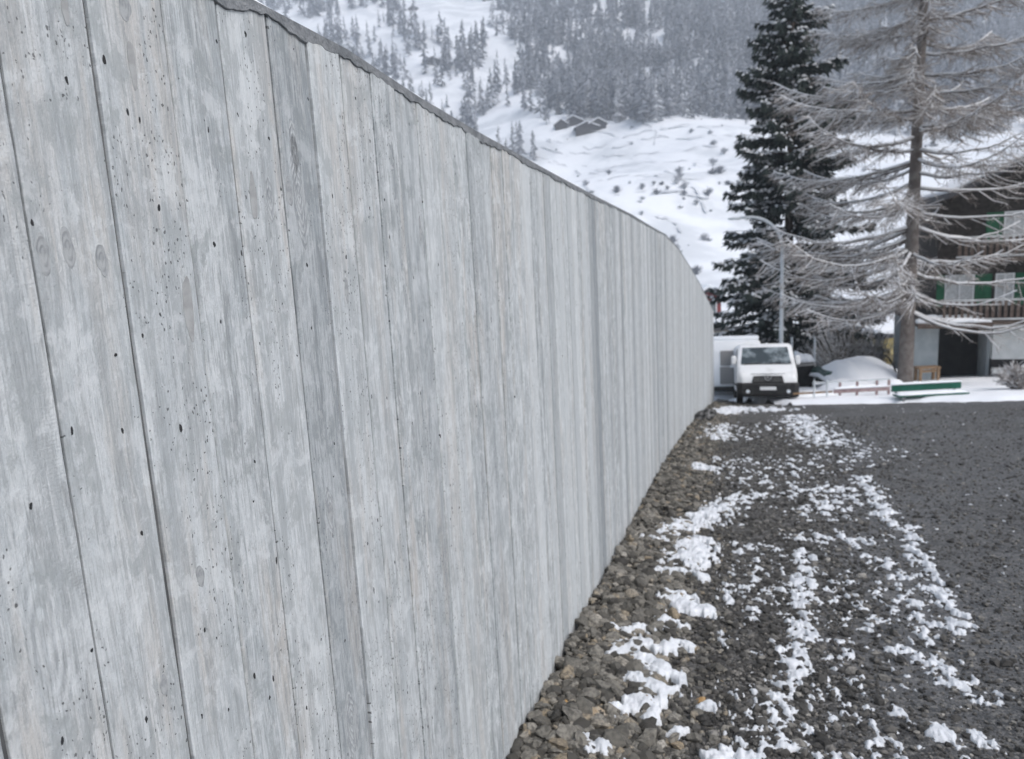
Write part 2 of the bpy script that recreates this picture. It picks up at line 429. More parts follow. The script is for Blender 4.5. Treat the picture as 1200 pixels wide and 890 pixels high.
# road: dark grit surface, ends in a level edge where the snow begins
def road_mat():
    m = mat('dark_grit_road', (.04, .04, .04), .85, spec=.35); t = NT(m)
    tc = t.n('ShaderNodeTexCoord'); P = tc.outputs['Object']
    n1 = t.noise(P, .6, 4); n2 = t.noise(P, 9, 5, .65)
    sx = t.n('ShaderNodeSeparateXYZ'); t.l(P, sx.inputs[0])
    zone = t.mapr(t.math('ADD', t.math('SUBTRACT', sx.outputs[0], t.math('MULTIPLY', sx.outputs[1], .43)), t.math('MULTIPLY', n1, .8)), .25, 1.0)
    c = t.mix(zone, t.mix(t.mapr(n1, .3, .7), (.024, .022, .020), (.045, .043, .041)), t.mix(t.mapr(n1, .35, .65), (.044, .046, .049), (.082, .087, .094)))
    c = t.mix(t.math('MULTIPLY', t.mapr(n2, .35, .68), .6), c, (.165, .165, .165))
    v = t.n('ShaderNodeTexVoronoi', feature='F1'); t.l(P, v.inputs['Vector']); v.inputs['Scale'].default_value = 75
    s = t.n('ShaderNodeSeparateColor'); t.l(v.outputs['Color'], s.inputs[0])
    c = t.mix(t.math('MULTIPLY', t.mapr(s.outputs[0], .6, 1.0), .75), c, (.22, .215, .205))
    c = t.mix(t.math('MULTIPLY', t.mapr(s.outputs[1], .75, 1.0), .45), c, (.03, .03, .03))
    t.l(c, t.b.inputs['Base Color'])
    h = t.math('ADD', t.math('MULTIPLY', s.outputs[2], .5), t.math('SUBTRACT', n2, v.outputs['Distance']))
    t.l(t.bump(h, .7, .012), t.b.inputs['Normal'])
    return m
MT['road'] = road_mat()
def road_end(X):   # far edge of the dark surface
    X = np.asarray(X, float)
    return np.interp(X, [-5, 7.6, 8.6, 14, 40], [27, 27, 22.0, 19.0, 15.5])
def rough_ground(X, Y): return fbm(X*2.2, Y*2.2, 4, 77)*.012
nxr, nyr = 170, 220
yl = np.concatenate([np.linspace(-6, 1.5, 12), np.exp(np.linspace(math.log(1.7), math.log(27.5), nyr-12))])
U = np.linspace(0, 1, nxr)
Yg = np.repeat(yl[:, None], nxr, 1); Xg = wall_x(Yg)-.05 + U[None]**1.3*(38)
Zg = gz(Yg)+rough_ground(Xg, Yg)+ .05*np.exp(-((Xg-wall_x(Yg)-.1)/.45)**2)
keep = Yg < road_end(Xg)+.25
i = np.arange(nyr-1)[:, None]*nxr+np.arange(nxr-1)[None]
Fq = np.stack([i, i+1, i+1+nxr, i+nxr], -1).reshape(-1, 4)
Fq = Fq[keep.reshape(-1)[Fq].all(1)]
road = kind(np_mesh('road', np.stack([Xg, Yg, Zg], -1).reshape(-1, 3), Fq, MT['road'], smooth_=True), 'structure')
def road_z(X, Y): return gz(Y)+rough_ground(X, Y)+.05*np.exp(-((X-wall_x(Y)-.1)/.45)**2)

# snow lying beyond the road edge
xs = np.linspace(-2, 46, 190); ys = np.linspace(14, 48, 200)
def snow_beyond(X, Y):
    d = Y-road_end(X)+fbm(X*.9, Y*.9, 3, 3)*.25
    return gz(Y) + .02 + .13*smooth(-.15, .55, d)+ fbm(X*.5, Y*.5, 4, 9)*.06*smooth(0, 1, d) - .14*(d < -.1) - .2*smooth(1, 0, X-wall_x(np.minimum(Y, 27))-.1)*(Y < 27)
V, Fq = grid(xs, ys, snow_beyond)
dd = (V[:, 1]-road_end(V[:, 0])) > -.9
Fq = Fq[dd[Fq].all(1)]
kind(np_mesh('snow_bank', V, Fq, MT['snow'], smooth_=True), 'structure')
def snow_top(X, Y): return float(snow_beyond(np.array(float(X)), np.array(float(Y))))

# ================================================================== SNOW PATCHES ON THE ROAD
def gp(*pts): return np.array([[on_ground(x, y).x, on_ground(x, y).y] for x, y in pts])
TRACKS = [  # polyline (measured on the ground), half width m, weight
    (gp((942, 648), (942, 701), (937, 750), (932, 788)), .085, 1.25),
    (gp((930, 795), (915, 835), (903, 866), (880, 885), (850, 895)), .10, .95),
    (gp((880, 872), (930, 876), (960, 884)), .07, 1.0),
    (gp((1009, 560), (1038, 605), (1060, 622)), .10, .95),
    (gp((1060, 622), (1087, 668), (1111, 711), (1128, 740)), .075, .9),
    (gp((940, 575), (985, 575), (960, 600)), .30, .80),
    (gp((950, 630), (1005, 634)), .20, .80),
    (gp((1030, 655), (1065, 690), (1082, 726), (1090, 750)), .12, .72),
    (gp((1050, 762), (1095, 775), (1110, 800), (1150, 822)), .07, .95),
    (gp((1092, 861), (1150, 868)), .07, 1.0),
    (gp((985, 815), (1000, 835)), .08, .9), (gp((1048, 835), (1058, 845)), .04, .8),
    (gp((1160, 815), (1170, 816)), .04, 1.1),
    (gp((935, 488), (948, 505), (962, 518), (978, 520)), .40, .85),
    (gp((838, 486), (870, 479), (900, 481)), .55, 1.1),
    (gp((845, 500), (842, 515)), .5, .6), (gp((880, 505), (920, 500)), .7, .35),
    (gp((880, 582), (830, 607), (800, 622), (774, 636)), .22, .85),
    (gp((812, 640), (806, 662)), .20, 1.0), (gp((817, 549), (822, 552)), .22, .9),
    (gp((770, 677), (800, 676), (825, 682)), .07, .9),
    (gp((793, 705), (803, 720), (820, 722)), .12, 1.1), (gp((780, 735), (790, 742)), .08, .9),
    (gp((726, 778), (735, 768), (752, 765)), .085, 1.15), (gp((752, 783), (770, 790), (777, 797)), .09, 1.2),
    (gp((775, 770), (785, 765)), .08, .9), (gp((755, 748), (765, 748)), .08, 1.1),
    (gp((744, 808), (756, 810)), .07, 1.1), (gp((770, 817), (782, 819)), .075, 1.1), (gp((736, 832), (770, 833)), .055, 1.15),
    (gp((760, 838), (764, 850)), .055, 1.1), (gp((728, 842), (740, 843)), .055, 1.0), (gp((833, 833), (834, 834)), .05, 1.0),
    (gp((690, 888), (700, 890)), .08, 1.0), (gp((720, 748), (735, 752)), .06, .95), (gp((878, 805), (886, 808)), .05, .9),
    (gp((790, 868), (795, 866)), .04, .9), (gp((845, 750), (850, 760)), .06, .6), (gp((805, 765), (812, 768)), .05, .9),
    (gp((860, 540), (900, 560), (930, 545)), .6, .48), (gp((1020, 530), (960, 540)), .6, .36),
    (gp((880, 640), (900, 700)), .22, .52), (gp((990, 690), (1010, 720)), .3, .50), (gp((870, 720), (860, 690)), .15, .52), 
    (gp((985, 760), (965, 800)), .25, .48), (gp((880, 830), (960, 850)), .2, .48), (gp((1000, 860), (1040, 880)), .2, .46),
]
def snow_density(X, Y):
    D = np.full(np.shape(X), 0.0)
    for P, hw, wt in TRACKS:
        best = np.full(np.shape(X), 1e9)
        for k in range(len(P)-1):
            a, b = P[k], P[k+1]; ab = b-a; L2 = (ab**2).sum()+1e-9
            t = np.clip(((X-a[0])*ab[0]+(Y-a[1])*ab[1])/L2, 0, 1)
            # depth is foreshortened for the eye, not for the snow: plain distance
            best = np.minimum(best, (X-a[0]-t*ab[0])**2+(Y-a[1]-t*ab[1])**2)
        D = np.maximum(D, wt*np.exp(-(np.sqrt(best)/hw)**2*.7))
    return D
def snow_height(X, Y):
    D = snow_density(X, Y)
    # crumbly clumps
    sc_ = 1+Y/14
    vz = smooth(1.05, .75, X-wall_x(Y))           # on the coarse verge the snow lies in rounder, larger pads
    n = (fbm(X*15/sc_, Y*13/sc_, 3, 12, .65)*.80 + fbm(X*42/sc_, Y*36/sc_, 2, 44)*.26)*(1-.55*vz)
    lone = fbm(X*9/sc_, Y*9/sc_, 2, 91)
    val = np.minimum(D, 1.05)*(.86+.10*vz) + n - .62 - .22*smooth(.14, .0, D) + .12*smooth(.2, .6, lone)*(D > .05)
    return val
ny_, nx_ = 560, 520
yl = np.exp(np.linspace(math.log(2.25), math.log(24.5), ny_))
Yg = np.repeat(yl[:, None], nx_, 1)
Xl = wall_x(Yg)+.12; Xr = .62*Yg+.65
Xg = Xl+(Xr-Xl)*np.linspace(0, 1, nx_)[None]
val = snow_height(Xg, Yg)
hgt = np.clip(val, -.3, .7)
edge = np.minimum(.010+.0035*Yg, .06)
vzg = smooth(1.05, .75, Xg-wall_x(Yg))
Zg = road_z(Xg, Yg) + np.where(hgt > 0, (1+.4*vzg)*np.clip(hgt, 0, 1)**.95*(.025+.002*Yg), hgt*.12) + .032*vzg*(hgt > -.02) + fbm(Xg*40, Yg*40, 2, 8)*.003
keep = hgt > -.05
i = np.arange(ny_-1)[:, None]*nx_+np.arange(nx_-1)[None]
Fq = np.stack([i, i+1, i+1+nx_, i+nx_], -1).reshape(-1, 4)
Fq = Fq[keep.reshape(-1)[Fq].any(1)]
used = np.unique(Fq); remap = np.full(ny_*nx_, -1); remap[used] = np.arange(len(used))
V = np.stack([Xg, Yg, Zg], -1).reshape(-1, 3)[used]
sp = kind(np_mesh('snow_patches', V, remap[Fq], MT['old_snow'], smooth_=True), 'stuff')

# ================================================================== ROAD GRIT AND VERGE STONES
def verge_width(Y): return .62+.012*Y
N = 64000
Yp = np.exp(rng.uniform(math.log(2.2), math.log(17), N)); tt = rng.random(N)
Xp = wall_x(Yp)+.35+tt*(.80*Yp+1.2-wall_x(Yp)-.35)
sz = np.exp(rng.normal(math.log(.0078), .45, N))*(1+Yp/22)
# smoother, cleaner surface to the right of the wheel tracks
right = smooth(.40, .60, (Xp/Yp))
kp = rng.random(N) > right*.55
Xp, Yp, sz, right = Xp[kp], Yp[kp], sz[kp]*(1-.2*right[kp]), right[kp]
big_ = rng.random(len(sz)) < .05; sz = np.where(big_, sz*2.1, sz); sz = np.clip(sz, .003, .034)
Zp = road_z(Xp, Yp)+sz*.25
V, Fc = rocks(ICO0, np.stack([Xp, Yp, Zp], 1), sz)
tone = np.clip(rng.beta(1.6, 2.4, len(sz)), 0, 1)
kind(np_mesh('road_grit', V.reshape(-1, 3), Fc.reshape(-1, 3), MT['grit_many'], tone=np.repeat(tone, 12)), 'stuff')

N = 19000
Ys = np.exp(rng.uniform(math.log(2.1), math.log(24), N)); a = rng.random(N)
off = .02+verge_width(Ys)*np.where(rng.random(N) < .72, a, a*1.35)
Xs = wall_x(Ys)+off
ss = np.exp(rng.normal(math.log(.0165), .55, N))*(1+.012*Ys); ss = np.clip(ss, .006, .052)
ss *= np.where(off > verge_width(Ys)*.85, .65, 1)
Zs = road_z(Xs, Ys)+ss*rng.uniform(.1, .6, N)+.045*np.clip(1-off/.5, 0, 1)*rng.random(N)
order = np.argsort(-(ss/Ys)*(off/Ys*Ys > 0.0))
verge = bpy.data.objects.new('gravel_verge', None)
Yv = np.exp(np.linspace(math.log(1.5), math.log(25), 150)); uv = np.linspace(0, 1, 16)
Yg = np.repeat(Yv[:, None], 16, 1); Xg = wall_x(Yg)-.03+uv[None]*(verge_width(Yg)+.12)
Zg = road_z(Xg, Yg)+.006*(1-uv[None]**3)-.012*uv[None]**3+fbm(Xg*7, Yg*7, 3, 4)*.014
i = np.arange(149)[:, None]*16+np.arange(15)[None]
Fq = np.stack([i, i+1, i+17, i+16], -1).reshape(-1, 4)
MT['verge_soil'] = varied('verge_soil', (.045, .041, .035), (.095, .088, .076), 20, .95, .6, 90)
verge = kind(np_mesh('gravel_verge', np.stack([Xg, Yg, Zg], -1).reshape(-1, 3), Fq, MT['verge_soil'], smooth_=True), 'structure')
ind, rest = order[:296], order[296:]
protos = []
for q in range(14):
    Vq, Fcq = rocks(ICO1, np.zeros((1, 3)), np.ones(1), jit=.24)
    me = bpy.data.meshes.new('stone'); me.from_pydata([tuple(p) for p in Vq[0]], [], [tuple(int(k) for k in f) for f in Fcq[0]])
    me.materials.append(MT['stone']); me.update(); protos.append(me)
for k, j in enumerate(ind):
    o = link(bpy.data.objects.new('stone', protos[k % 14]), verge)
    o.location = (Xs[j], Ys[j], Zs[j]); s_ = ss[j]
    o.scale = (s_*random.uniform(.85, 1.2), s_*random.uniform(.85, 1.15), s_*random.uniform(.8, 1.1))
    o.rotation_euler = (random.uniform(-.4, .4), random.uniform(-.4, .4), random.uniform(0, 6.28))
fine_ = rest[(ss[rest]/Ys[rest]) > .0042]; coarse_ = rest[(ss[rest]/Ys[rest]) <= .0042]
V1, F1 = rocks(ICO1, np.stack([Xs, Ys, Zs], 1)[fine_], ss[fine_], jit=.24)
V0, F0 = rocks(ICO0, np.stack([Xs, Ys, Zs], 1)[coarse_], ss[coarse_]*1.1, jit=.16)
V = np.concatenate([V1.reshape(-1, 3), V0.reshape(-1, 3)]); Fc = np.concatenate([F1.reshape(-1, 3), F0.reshape(-1, 3)+len(V1)*42])
tone = np.concatenate([np.repeat(rng.random(len(fine_)), 42), np.repeat(rng.random(len(coarse_)), 12)])
kind(np_mesh('loose_stones', V, Fc, MT['stone_many'], parent=verge, tone=tone), 'stuff')
# a few stones that stand out
def rock(name, label, x, y, size, m, lift=.3, flat=.7, seed=1):
    p = on_ground(x, y); g = np.random.default_rng(seed)
    Vq, Fq_ = rocks(ICO2, np.zeros((1, 3)), np.array([size]), flat=flat, jit=.05, g=g)
    nrm = fbm(Vq[0][:, 0]/size*1.7, Vq[0][:, 1]/size*1.7+Vq[0][:, 2]/size*2, 3, seed)[:, None]
    o = np_mesh(name, Vq[0]*(1+.18*nrm), Fq_[0], m)
    o.location = (p.x, p.y, float(road_z(np.array(p.x), np.array(p.y)))+size*lift)
    return tag(o, label, 'stone')
MT['ochre'] = varied('ochre_stone', (.36, .20, .07), (.42, .30, .16), 30, .85, .3, 80)
MT['tan'] = varied('tan_stone', (.30, .23, .15), (.36, .32, .26), 30, .85, .3, 80)
MT['darkrock'] = varied('dark_rock', (.03, .03, .03), (.20, .20, .20), 14, .85, .5, 60, lo=.45, hi=.6)
rock('stone', 'small orange stone beside the snow strip on the gravel verge', 766, 683, .035, MT['ochre'], seed=2)
rock('stone', 'tan stone lying against the foot of the wall halfway along', 722, 682, .055, MT['tan'], lift=.5, seed=3)
rock('stone', 'amber stone at the road edge among grey gravel', 822, 824, .030, MT['ochre'], seed=4)
rock('stone', 'brownish yellow upright stone low on the verge near the wall foot', 697, 850, .042, MT['tan'], flat=.9, seed=5)
rock('stone', 'pale orange splinter of stone close to the foot of the wall', 664, 842, .032, MT['ochre'], flat=.5, seed=6)
rock('rock', 'speckled dark rock at the far foot of the wall before the vans', 826, 495, .30, MT['darkrock'], flat=.55, lift=.35, seed=7)

# ================================================================== THE WALL
wall = thing('concrete_wall', 'long pale board-formed concrete wall running down the left of the road', 'wall', (0, 0, 0))
# top edge measured on the wall face
def wall_hit(x, y):
    d = ray(x, y); lo, hi = .4, 60
    f = lambda Y: (d.x/d.y)*Y - float(wall_x(Y))
    best = None
    a = lo
    while a < hi:
        if f(a)*f(a+.05) <= 0: best = a+.025; break
        a += .05
    if best is None: return None
    return best, EYE+best/d.y*d.z
tp = [wall_hit(*q) for q in [(265, 0), (300, 0), (400, 60), (490, 115), (560, 155), (640, 200), (700, 232), (740, 252), (780, 275)]]
tp = [q for q in tp if q]
TY = [-3, .5]+[q[0] for q in tp]; TZ = [2.13, 2.13]+[q[1] for q in tp]
print('wall top', [(round(a, 2), round(b, 2)) for a, b in zip(TY, TZ)])
for y_, z_ in [(14, 1.62), (17, 1.17), (20, .60), (22, .12), (24.5, -.55)]: TY.append(y_); TZ.append(z_)
def wall_top(Y): return np.interp(Y, TY, TZ)
# arc length parametrisation
Yf = np.linspace(-2.2, 24.6, 4000); Xf = wall_x(Yf); S = np.concatenate([[0], np.cumsum(np.hypot(np.diff(Xf), np.diff(Yf)))])
S0 = np.interp(1.39/math.hypot(1, WA), Yf, S)
k0 = -int((S0-.05)/.142); k1 = int((S[-1]-S0)/.142)
edges = {k: S0+.142*k+(random.uniform(-.005, .005)) for k in range(k0, k1+1)}
strong = {1: .003, 2: .003, 3: .006, 7: .0055, 11: .008, -2: .0028, -4: .0045, 17: .008, 21: .010, 29: .012}
def pt(s): Y = float(np.interp(s, S, Yf)); return float(wall_x(Y)), Y
first_dark = {1, 6, 19, 28}
board_obj = {}
for k in range(k0, k1):
    g0 = strong.get(k, (random.choice([.0012, .0018, .0024, .003]) if k < 16 else random.choice([.0015, .003, .005, .007, .010]))); g1 = strong.get(k+1, .0014)*.5
    s0, s1 = edges[k], edges[k+1]
    xa, ya = pt(s0); xb, yb = pt(s1)
    ang = math.atan2(yb-ya, xb-xa); wd = math.hypot(xb-xa, yb-ya)
    zb = float(gz((ya+yb)/2))-.12
    near_ = ya < 8
    n = 44 if ya < 4 else (20 if near_ else 4)
    zt0, zt1 = float(wall_top(ya)), float(wall_top(yb))
    depth = .030; proud = random.uniform(-.0016, .0016) + (.003 if k in (2, 4, 9) else 0) - (.001 if k in (1,) else 0)
    tilt = random.uniform(-.010, .010)*wd
    j = .00045 if ya < 4 else .0005
    vs = []; fs = []
    rr = random.Random(k)
    wob0 = wob1 = 0
    for q in range(n+1):
        f = q/n
        wob0 = .7*wob0+rr.gauss(0, j); wob1 = .7*wob1+rr.gauss(0, j)
        xl = g0+abs(wob0); xr = wd-g1-abs(wob1)
        zl = zb+(zt0-zb)*f; zr = zb+(zt1-zb)*f
        c_ = .0022
        vs += [(xl, 0, zl), (xl, -depth-proud+c_, zl), (xl+c_, -depth-proud, zl), (xr-c_, -depth-proud-tilt, zr), (xr, -depth-proud-tilt+c_, zr), (xr, 0, zr)]
        if q:
            o_ = (q-1)*6
            for e in range(5): fs.append((o_+e, o_+e+1, o_+e+7, o_+e+6))
    fs.append(tuple(range(n*6, n*6+6)))
    me = bpy.data.meshes.new('board'); me.from_pydata([(v[0], v[1], v[2]-zb) for v in vs], [], fs); me.materials.append(MT['board']); me.update()
    o = link(bpy.data.objects.new('board', me), wall)
    # the board face lies on the wall line: push the back 3 cm behind it
    nx, ny = math.sin(ang), -math.cos(ang)   # outward (towards the road)
    o.location = (xa-nx*depth, ya-ny*depth, zb); o.rotation_euler = (0, 0, ang)
    dk, lt_ = (rr.random()**1.7, rr.random()**1.5) if ya > 3.2 else (.45*rr.random()**2, .5*rr.random())
    dk, lt_ = {1: (.46, 0), 0: (.05, .35), 2: (.05, .40), 3: (.12, .35), 5: (.35, .1), 6: (.1, .5), -1: (.12, .1), -2: (.1, .3), -3: (.1, .35), -4: (.1, .3)}.get(k, (dk, lt_))
    o.color = (rr.random(), dk, lt_, 1.0 if ya > 3.2 else (.9 if k == 1 else .50+.25*rr.random()+.08*ya))
    board_obj[k] = (o, zb, wd, depth+proud+tilt*.5)
# concrete core behind the boards, top included
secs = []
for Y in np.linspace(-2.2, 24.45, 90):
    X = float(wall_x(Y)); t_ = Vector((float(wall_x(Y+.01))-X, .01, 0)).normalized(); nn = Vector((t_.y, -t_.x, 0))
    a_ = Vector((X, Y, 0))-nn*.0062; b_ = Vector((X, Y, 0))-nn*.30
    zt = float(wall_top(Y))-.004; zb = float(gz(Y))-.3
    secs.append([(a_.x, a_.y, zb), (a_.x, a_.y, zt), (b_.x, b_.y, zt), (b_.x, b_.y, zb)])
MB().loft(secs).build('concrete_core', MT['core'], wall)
# dark mortar skim trowelled along the top edge of the face, ragged lower edge
Yt = np.concatenate([np.arange(.9, 5, .008), np.arange(5, 24.4, .05)])
vs = []; fs = []
for q, Y in enumerate(Yt):
    X = float(wall_x(Y)); t_ = Vector((float(wall_x(Y+.01))-X, .01, 0)).normalized(); nn = Vector((t_.y, -t_.x, 0))
    zt = float(wall_top(Y)); 
    dp = .021+.010*float(fbm(np.array(Y*3.1), np.array(.3), 3, 21))+.006*float(fbm(np.array(Y*24), np.array(2.3), 3, 22))
    dp = max(.008, dp)*(1 if Y < 9 else .9)
    p0 = Vector((X, Y, zt+.003))-nn*.05; p1 = Vector((X, Y, zt+.003))+nn*.0042; p2 = Vector((X, Y, zt-dp*.9))+nn*.0042; p3 = Vector((X, Y, zt-dp))+nn*.001
    vs += [tuple(p0), tuple(p1), tuple(p2), tuple(p3)]
    if q: o_ = (q-1)*4; fs += [(o_+e, o_+e+1, o_+e+5, o_+e+4) for e in range(3)]
MB().add(vs, fs).build('mortar_skim', MT['smear'], wall)
# thin snow lying on the top
secs = []
for Y in np.concatenate([np.arange(.9, 6, .03), np.arange(6, 24.4, .12)]):
    X = float(wall_x(Y)); t_ = Vector((float(wall_x(Y+.01))-X, .01, 0)).normalized(); nn = Vector((t_.y, -t_.x, 0))
    zt = float(wall_top(Y))+.002; h = .018+.006*float(fbm(np.array(Y*2), np.array(.7), 3, 6)); e = .012+.006*float(fbm(np.array(Y*4), np.array(5.7), 3, 16))
    c_ = Vector((X, Y, zt))
    secs.append([tuple(c_-nn*e), tuple(c_-nn*(e+.012)+Vector((0, 0, h))), tuple(c_-nn*.16+Vector((0, 0, h+.02))), tuple(c_-nn*.28+Vector((0, 0, h))), tuple(c_-nn*.295)])
so_ = MB().loft(secs).build('snow_on_wall', MT['snow'], sm=True)
tag(so_, 'thin strip of snow lying along the top of the concrete wall', 'snow')
# pressed knots, smudges and holes that the eye picks out
def on_board(x, y):
    Y, z = wall_hit(x, y); s = float(np.interp(Y, Yf, S))
    for k in range(k0, k1):
        if edges[k] <= s < edges[k+1]:
            o, zb, wd, dp = board_obj[k]
            return k, o, s-edges[k], z-zb, dp
def blob(name, x, y, rw, rh, m, seed=0, proud=.0004):
    if name == 'air_hole': rw *= .72; rh *= .8
    k, o, lx, lz, dp = on_board(x, y); wd_b = board_obj[k][2]; lx = min(max(lx, rw*1.15+.004), wd_b-rw*1.15-.004); g = np.random.default_rng(seed+1)
    n = 22; ring = []; ph = g.uniform(0, 6, 3)
    for q in range(n):
        t_ = 2*math.pi*q/n; rr_ = 1+.10*math.sin(2*t_+ph[0])+.07*math.sin(3*t_+ph[1])+.05*math.sin(5*t_+ph[2])
        ring.append((rw*rr_*math.cos(t_), rh*rr_*math.sin(t_)))
    vs = [(a_, 0.003, b_) for a_, b_ in ring]+[(a_*.96, -proud, b_*.97) for a_, b_ in ring]+[(0, -proud, 0)]
    fs = [(q, (q+1) % n, (q+1) % n+n, q+n) for q in range(n)]+[(q+n, (q+1) % n+n, 2*n) for q in range(n)]
    b = MB().add(vs, fs).build(name, m, o, sm=False, loc=(lx, -dp-.0002, lz))
    return b
MT['smudge'] = varied('grey_smudge', (.30, .305, .305), (.40, .41, .415), 30, .85)
for q in [(341, 224, .012, .028), (236, 675, .009, .020), (404, 339, .009, .026), (96, 290, .010, .026), (55, 297, .010, .026), (136, 9, .013, .018), (137, 304, .010, .022), (390, 600, .012, .02), (495, 268, .009, .034), (197, 803, .008, .016)]:
    blob('knot', *q, MT['knot'], int(q[0]))
def swirl_mat():
    m = mat('grain_swirl', (.35, .37, .38), .85, spec=.25); t = NT(m)
    tc = t.n('ShaderNodeTexCoord'); P = tc.outputs['Object']
    n = t.noise(t.vscale(P, 30, 0, 9), 1, 3); n2 = t.noise(t.vscale(P, 90, 0, 25), 1, 5, .7)
    ln = t.n('ShaderNodeVectorMath', operation='LENGTH'); t.l(t.vscale(P, 1, 0, .30), ln.inputs[0])
    d = t.math('ADD', ln.outputs['Value'], t.math('MULTIPLY', n, .022))
    rg = t.math('SINE', t.math('MULTIPLY', d, 1150.0))
    c = t.mix(t.mapr(n2, .4, .6), (.30, .32, .335), (.40, .42, .435))
    c = t.mix(t.math('MULTIPLY', t.mapr(rg, .1, 1), t.mapr(n2, .42, .55)), c, (.50, .525, .54))
    t.l(c, t.b.inputs['Base Color']); t.l(t.bump(rg, .4, .002), t.b.inputs['Normal'])
    return m
MT['swirl'] = swirl_mat()
for q in [(357, 228, .024, .11), (352, 170, .016, .05), (408, 850, .030, .09), (392, 600, .018, .06), (310, 235, .012, .05)]:
    blob('knot', *q, MT['swirl'], int(q[0]), .00025)
for q in [(208, 362, .012, .05), (167, 75, .008, .032), (287, 232, .010, .045), (78, 12, .006, .018)]:
    blob('smudge', *q, MT['smudge'], int(q[1]), .0006)
for q in [(131, 70, .0040, .009), (211, 502, .004, .009), (319, 657, .0035, .010), (164, 141, .0022, .006), (253, 152, .0022, .006), (281, 297, .003, .007), (305, 792, .004, .007), (166, 625, .003, .005), (310, 796, .003, .009), (55, 260, .003, .006), (435, 692, .0025, .010), (383, 628, .002, .006), (578, 375, .002, .014), (436, 610, .002, .006), (175, 393, .003, .004), (139, 416, .004, .003)]:
    blob('air_hole', *q, MT['dark_hole'], int(q[1]), .0004)
board_obj[1][0]['label'] = 'darker grey board with a swirling knot near its top'

# ================================================================== VANS
MT['white_paint'] = varied('white_paint', (.60, .61, .61), (.76, .77, .78), 1.6, .38, lo=.28, hi=.5, spec=.5)
MT['grey_paint'] = mat('grey_panel', (.22, .215, .21), .5)
MT['black_plastic'] = varied('black_plastic', (.012, .012, .013), (.025, .025, .025), 9, .6)
MT['rubber'] = mat('rubber', (.018, .018, .018), .85)
MT['steel'] = mat('steel', (.45, .46, .47), .35, .8)
MT['galv'] = varied('galvanised_steel', (.46, .49, .51), (.56, .59, .61), 3, .5)
MT['plate'] = mat('plate_white', (.7, .71, .72), .4)
MT['lens'] = mat('headlight_lens', (.62, .66, .70), .12)
def glass_dark():
    m = mat('glass_painted_reflections', (.05, .07, .08), .06, spec=.6); t = NT(m)
    tc = t.n('ShaderNodeTexCoord'); n = t.noise(tc.outputs['Object'], 2.4, 3)
    t.l(t.mix(t.mapr(n, .4, .65), (.03, .042, .048), (.24, .28, .30)), t.b.inputs['Base Color'])  # pale noise patches painted into the glass colour as reflections
    return m
MT['glass'] = glass_dark()
def rrect(w, z0, z1, y, r=.12, tum=0.0):
    """rounded rectangle section, x across, tumblehome narrows the top"""
    pts = []
    for cx, cz, a0 in ((w/2-r, z1-r, 0), (-w/2+r, z1-r, 90), (-w/2+r*.5, z0+r*.5, 180), (w/2-r*.5, z0+r*.5, 270)):
        rr_ = r if cz > (z0+z1)/2 else r*.5
        for q in range(4):
            a_ = R(a0+q*30); x = cx+rr_*math.cos(a_); z = cz+rr_*math.sin(a_)
            hgt_ = max(0, (z-(z0+.9)))/1.2
            pts.append((x*(1-tum*min(1, hgt_)), y, z))
    return pts
def wheel(parent, x, y, r=.33, wdt=.2):
    m = MB(); prof = [(r*.55, -wdt/2), (r*.93, -wdt/2), (r, -wdt/2+.03), (r, wdt/2-.03), (r*.93, wdt/2), (r*.55, wdt/2)]
    n = 20
    m.loft([[(x+b, y+a*math.cos(2*math.pi*q/n), r+a*math.sin(2*math.pi*q/n)) for a, b in prof] for q in range(n)]+[[(x+b, y+a, r) for a, b in prof]], closed=False, cap=False)
    wh = m.build('wheel', MT['rubber'], parent, sm=True)
    sgn = 1 if x > 0 else -1
    MB().tube([(x-.02*sgn, y, r), (x+wdt/2*.8*sgn, y, r)], [r*.6, r*.55], 16).build('rim', MT['steel'], wh, sm=False)
# --- the near white van, nose to the camera
pv = on_ground(900, 474)
van = thing('parked_van', 'white cab van with black bumper facing up the road beside the wall end', 'van', (pv.x, pv.y+.0, pv.z+.0), R(-15.5))
van.rotation_euler = (R(-math.degrees(math.atan(SL))*1.0), 0, R(-15.5))
secs = []
for y, w_, z0, z1, r in [(.0, 1.60, .40, .86, .10), (.07, 1.76, .36, .99, .12), (.25, 1.84, .34, 1.07, .14), (.62, 1.88, .33, 1.24, .14), (.80, 1.88, .33, 1.30, .12), (1.42, 1.88, .33, 1.93, .16), (1.62, 1.88, .33, 2.0, .16), (2.6, 1.88, .33, 2.01, .14), (4.6, 1.88, .33, 1.98, .14), (4.7, 1.82, .36, 1.93, .14)]:
    secs.append(rrect(w_, z0, z1, y, r, .09))
MB().loft(secs).build('body', MT['white_paint'], van, sm=True, bevel=.0)
def quadsheet(pts, th, name, m, parent):
    a_, b_, c_, d_ = [Vector(p) for p in pts]; nn = (b_-a_).cross(d_-a_).normalized()*th
    mb_ = MB(); vs = [tuple(p+nn*.5) for p in (a_, b_, c_, d_)]+[tuple(p-nn*.5) for p in (a_, b_, c_, d_)]
    mb_.add(vs, [(0, 1, 2, 3), (7, 6, 5, 4), (0, 4, 5, 1), (1, 5, 6, 2), (2, 6, 7, 3), (3, 7, 4, 0)])
    return mb_.build(name, m, parent, bevel=.01)
ws = quadsheet([(-.80, .795, 1.31), (.80, .795, 1.31), (.725, 1.36, 1.86), (-.725, 1.36, 1.86)], .03, 'windscreen', MT['glass'], van)
for sx in (-.42, .20):
    MB().tube([(sx-.25, .775, 1.31), (sx+.28, .80, 1.345)], .012, 5).build('wiper', MT['black_plastic'], van)
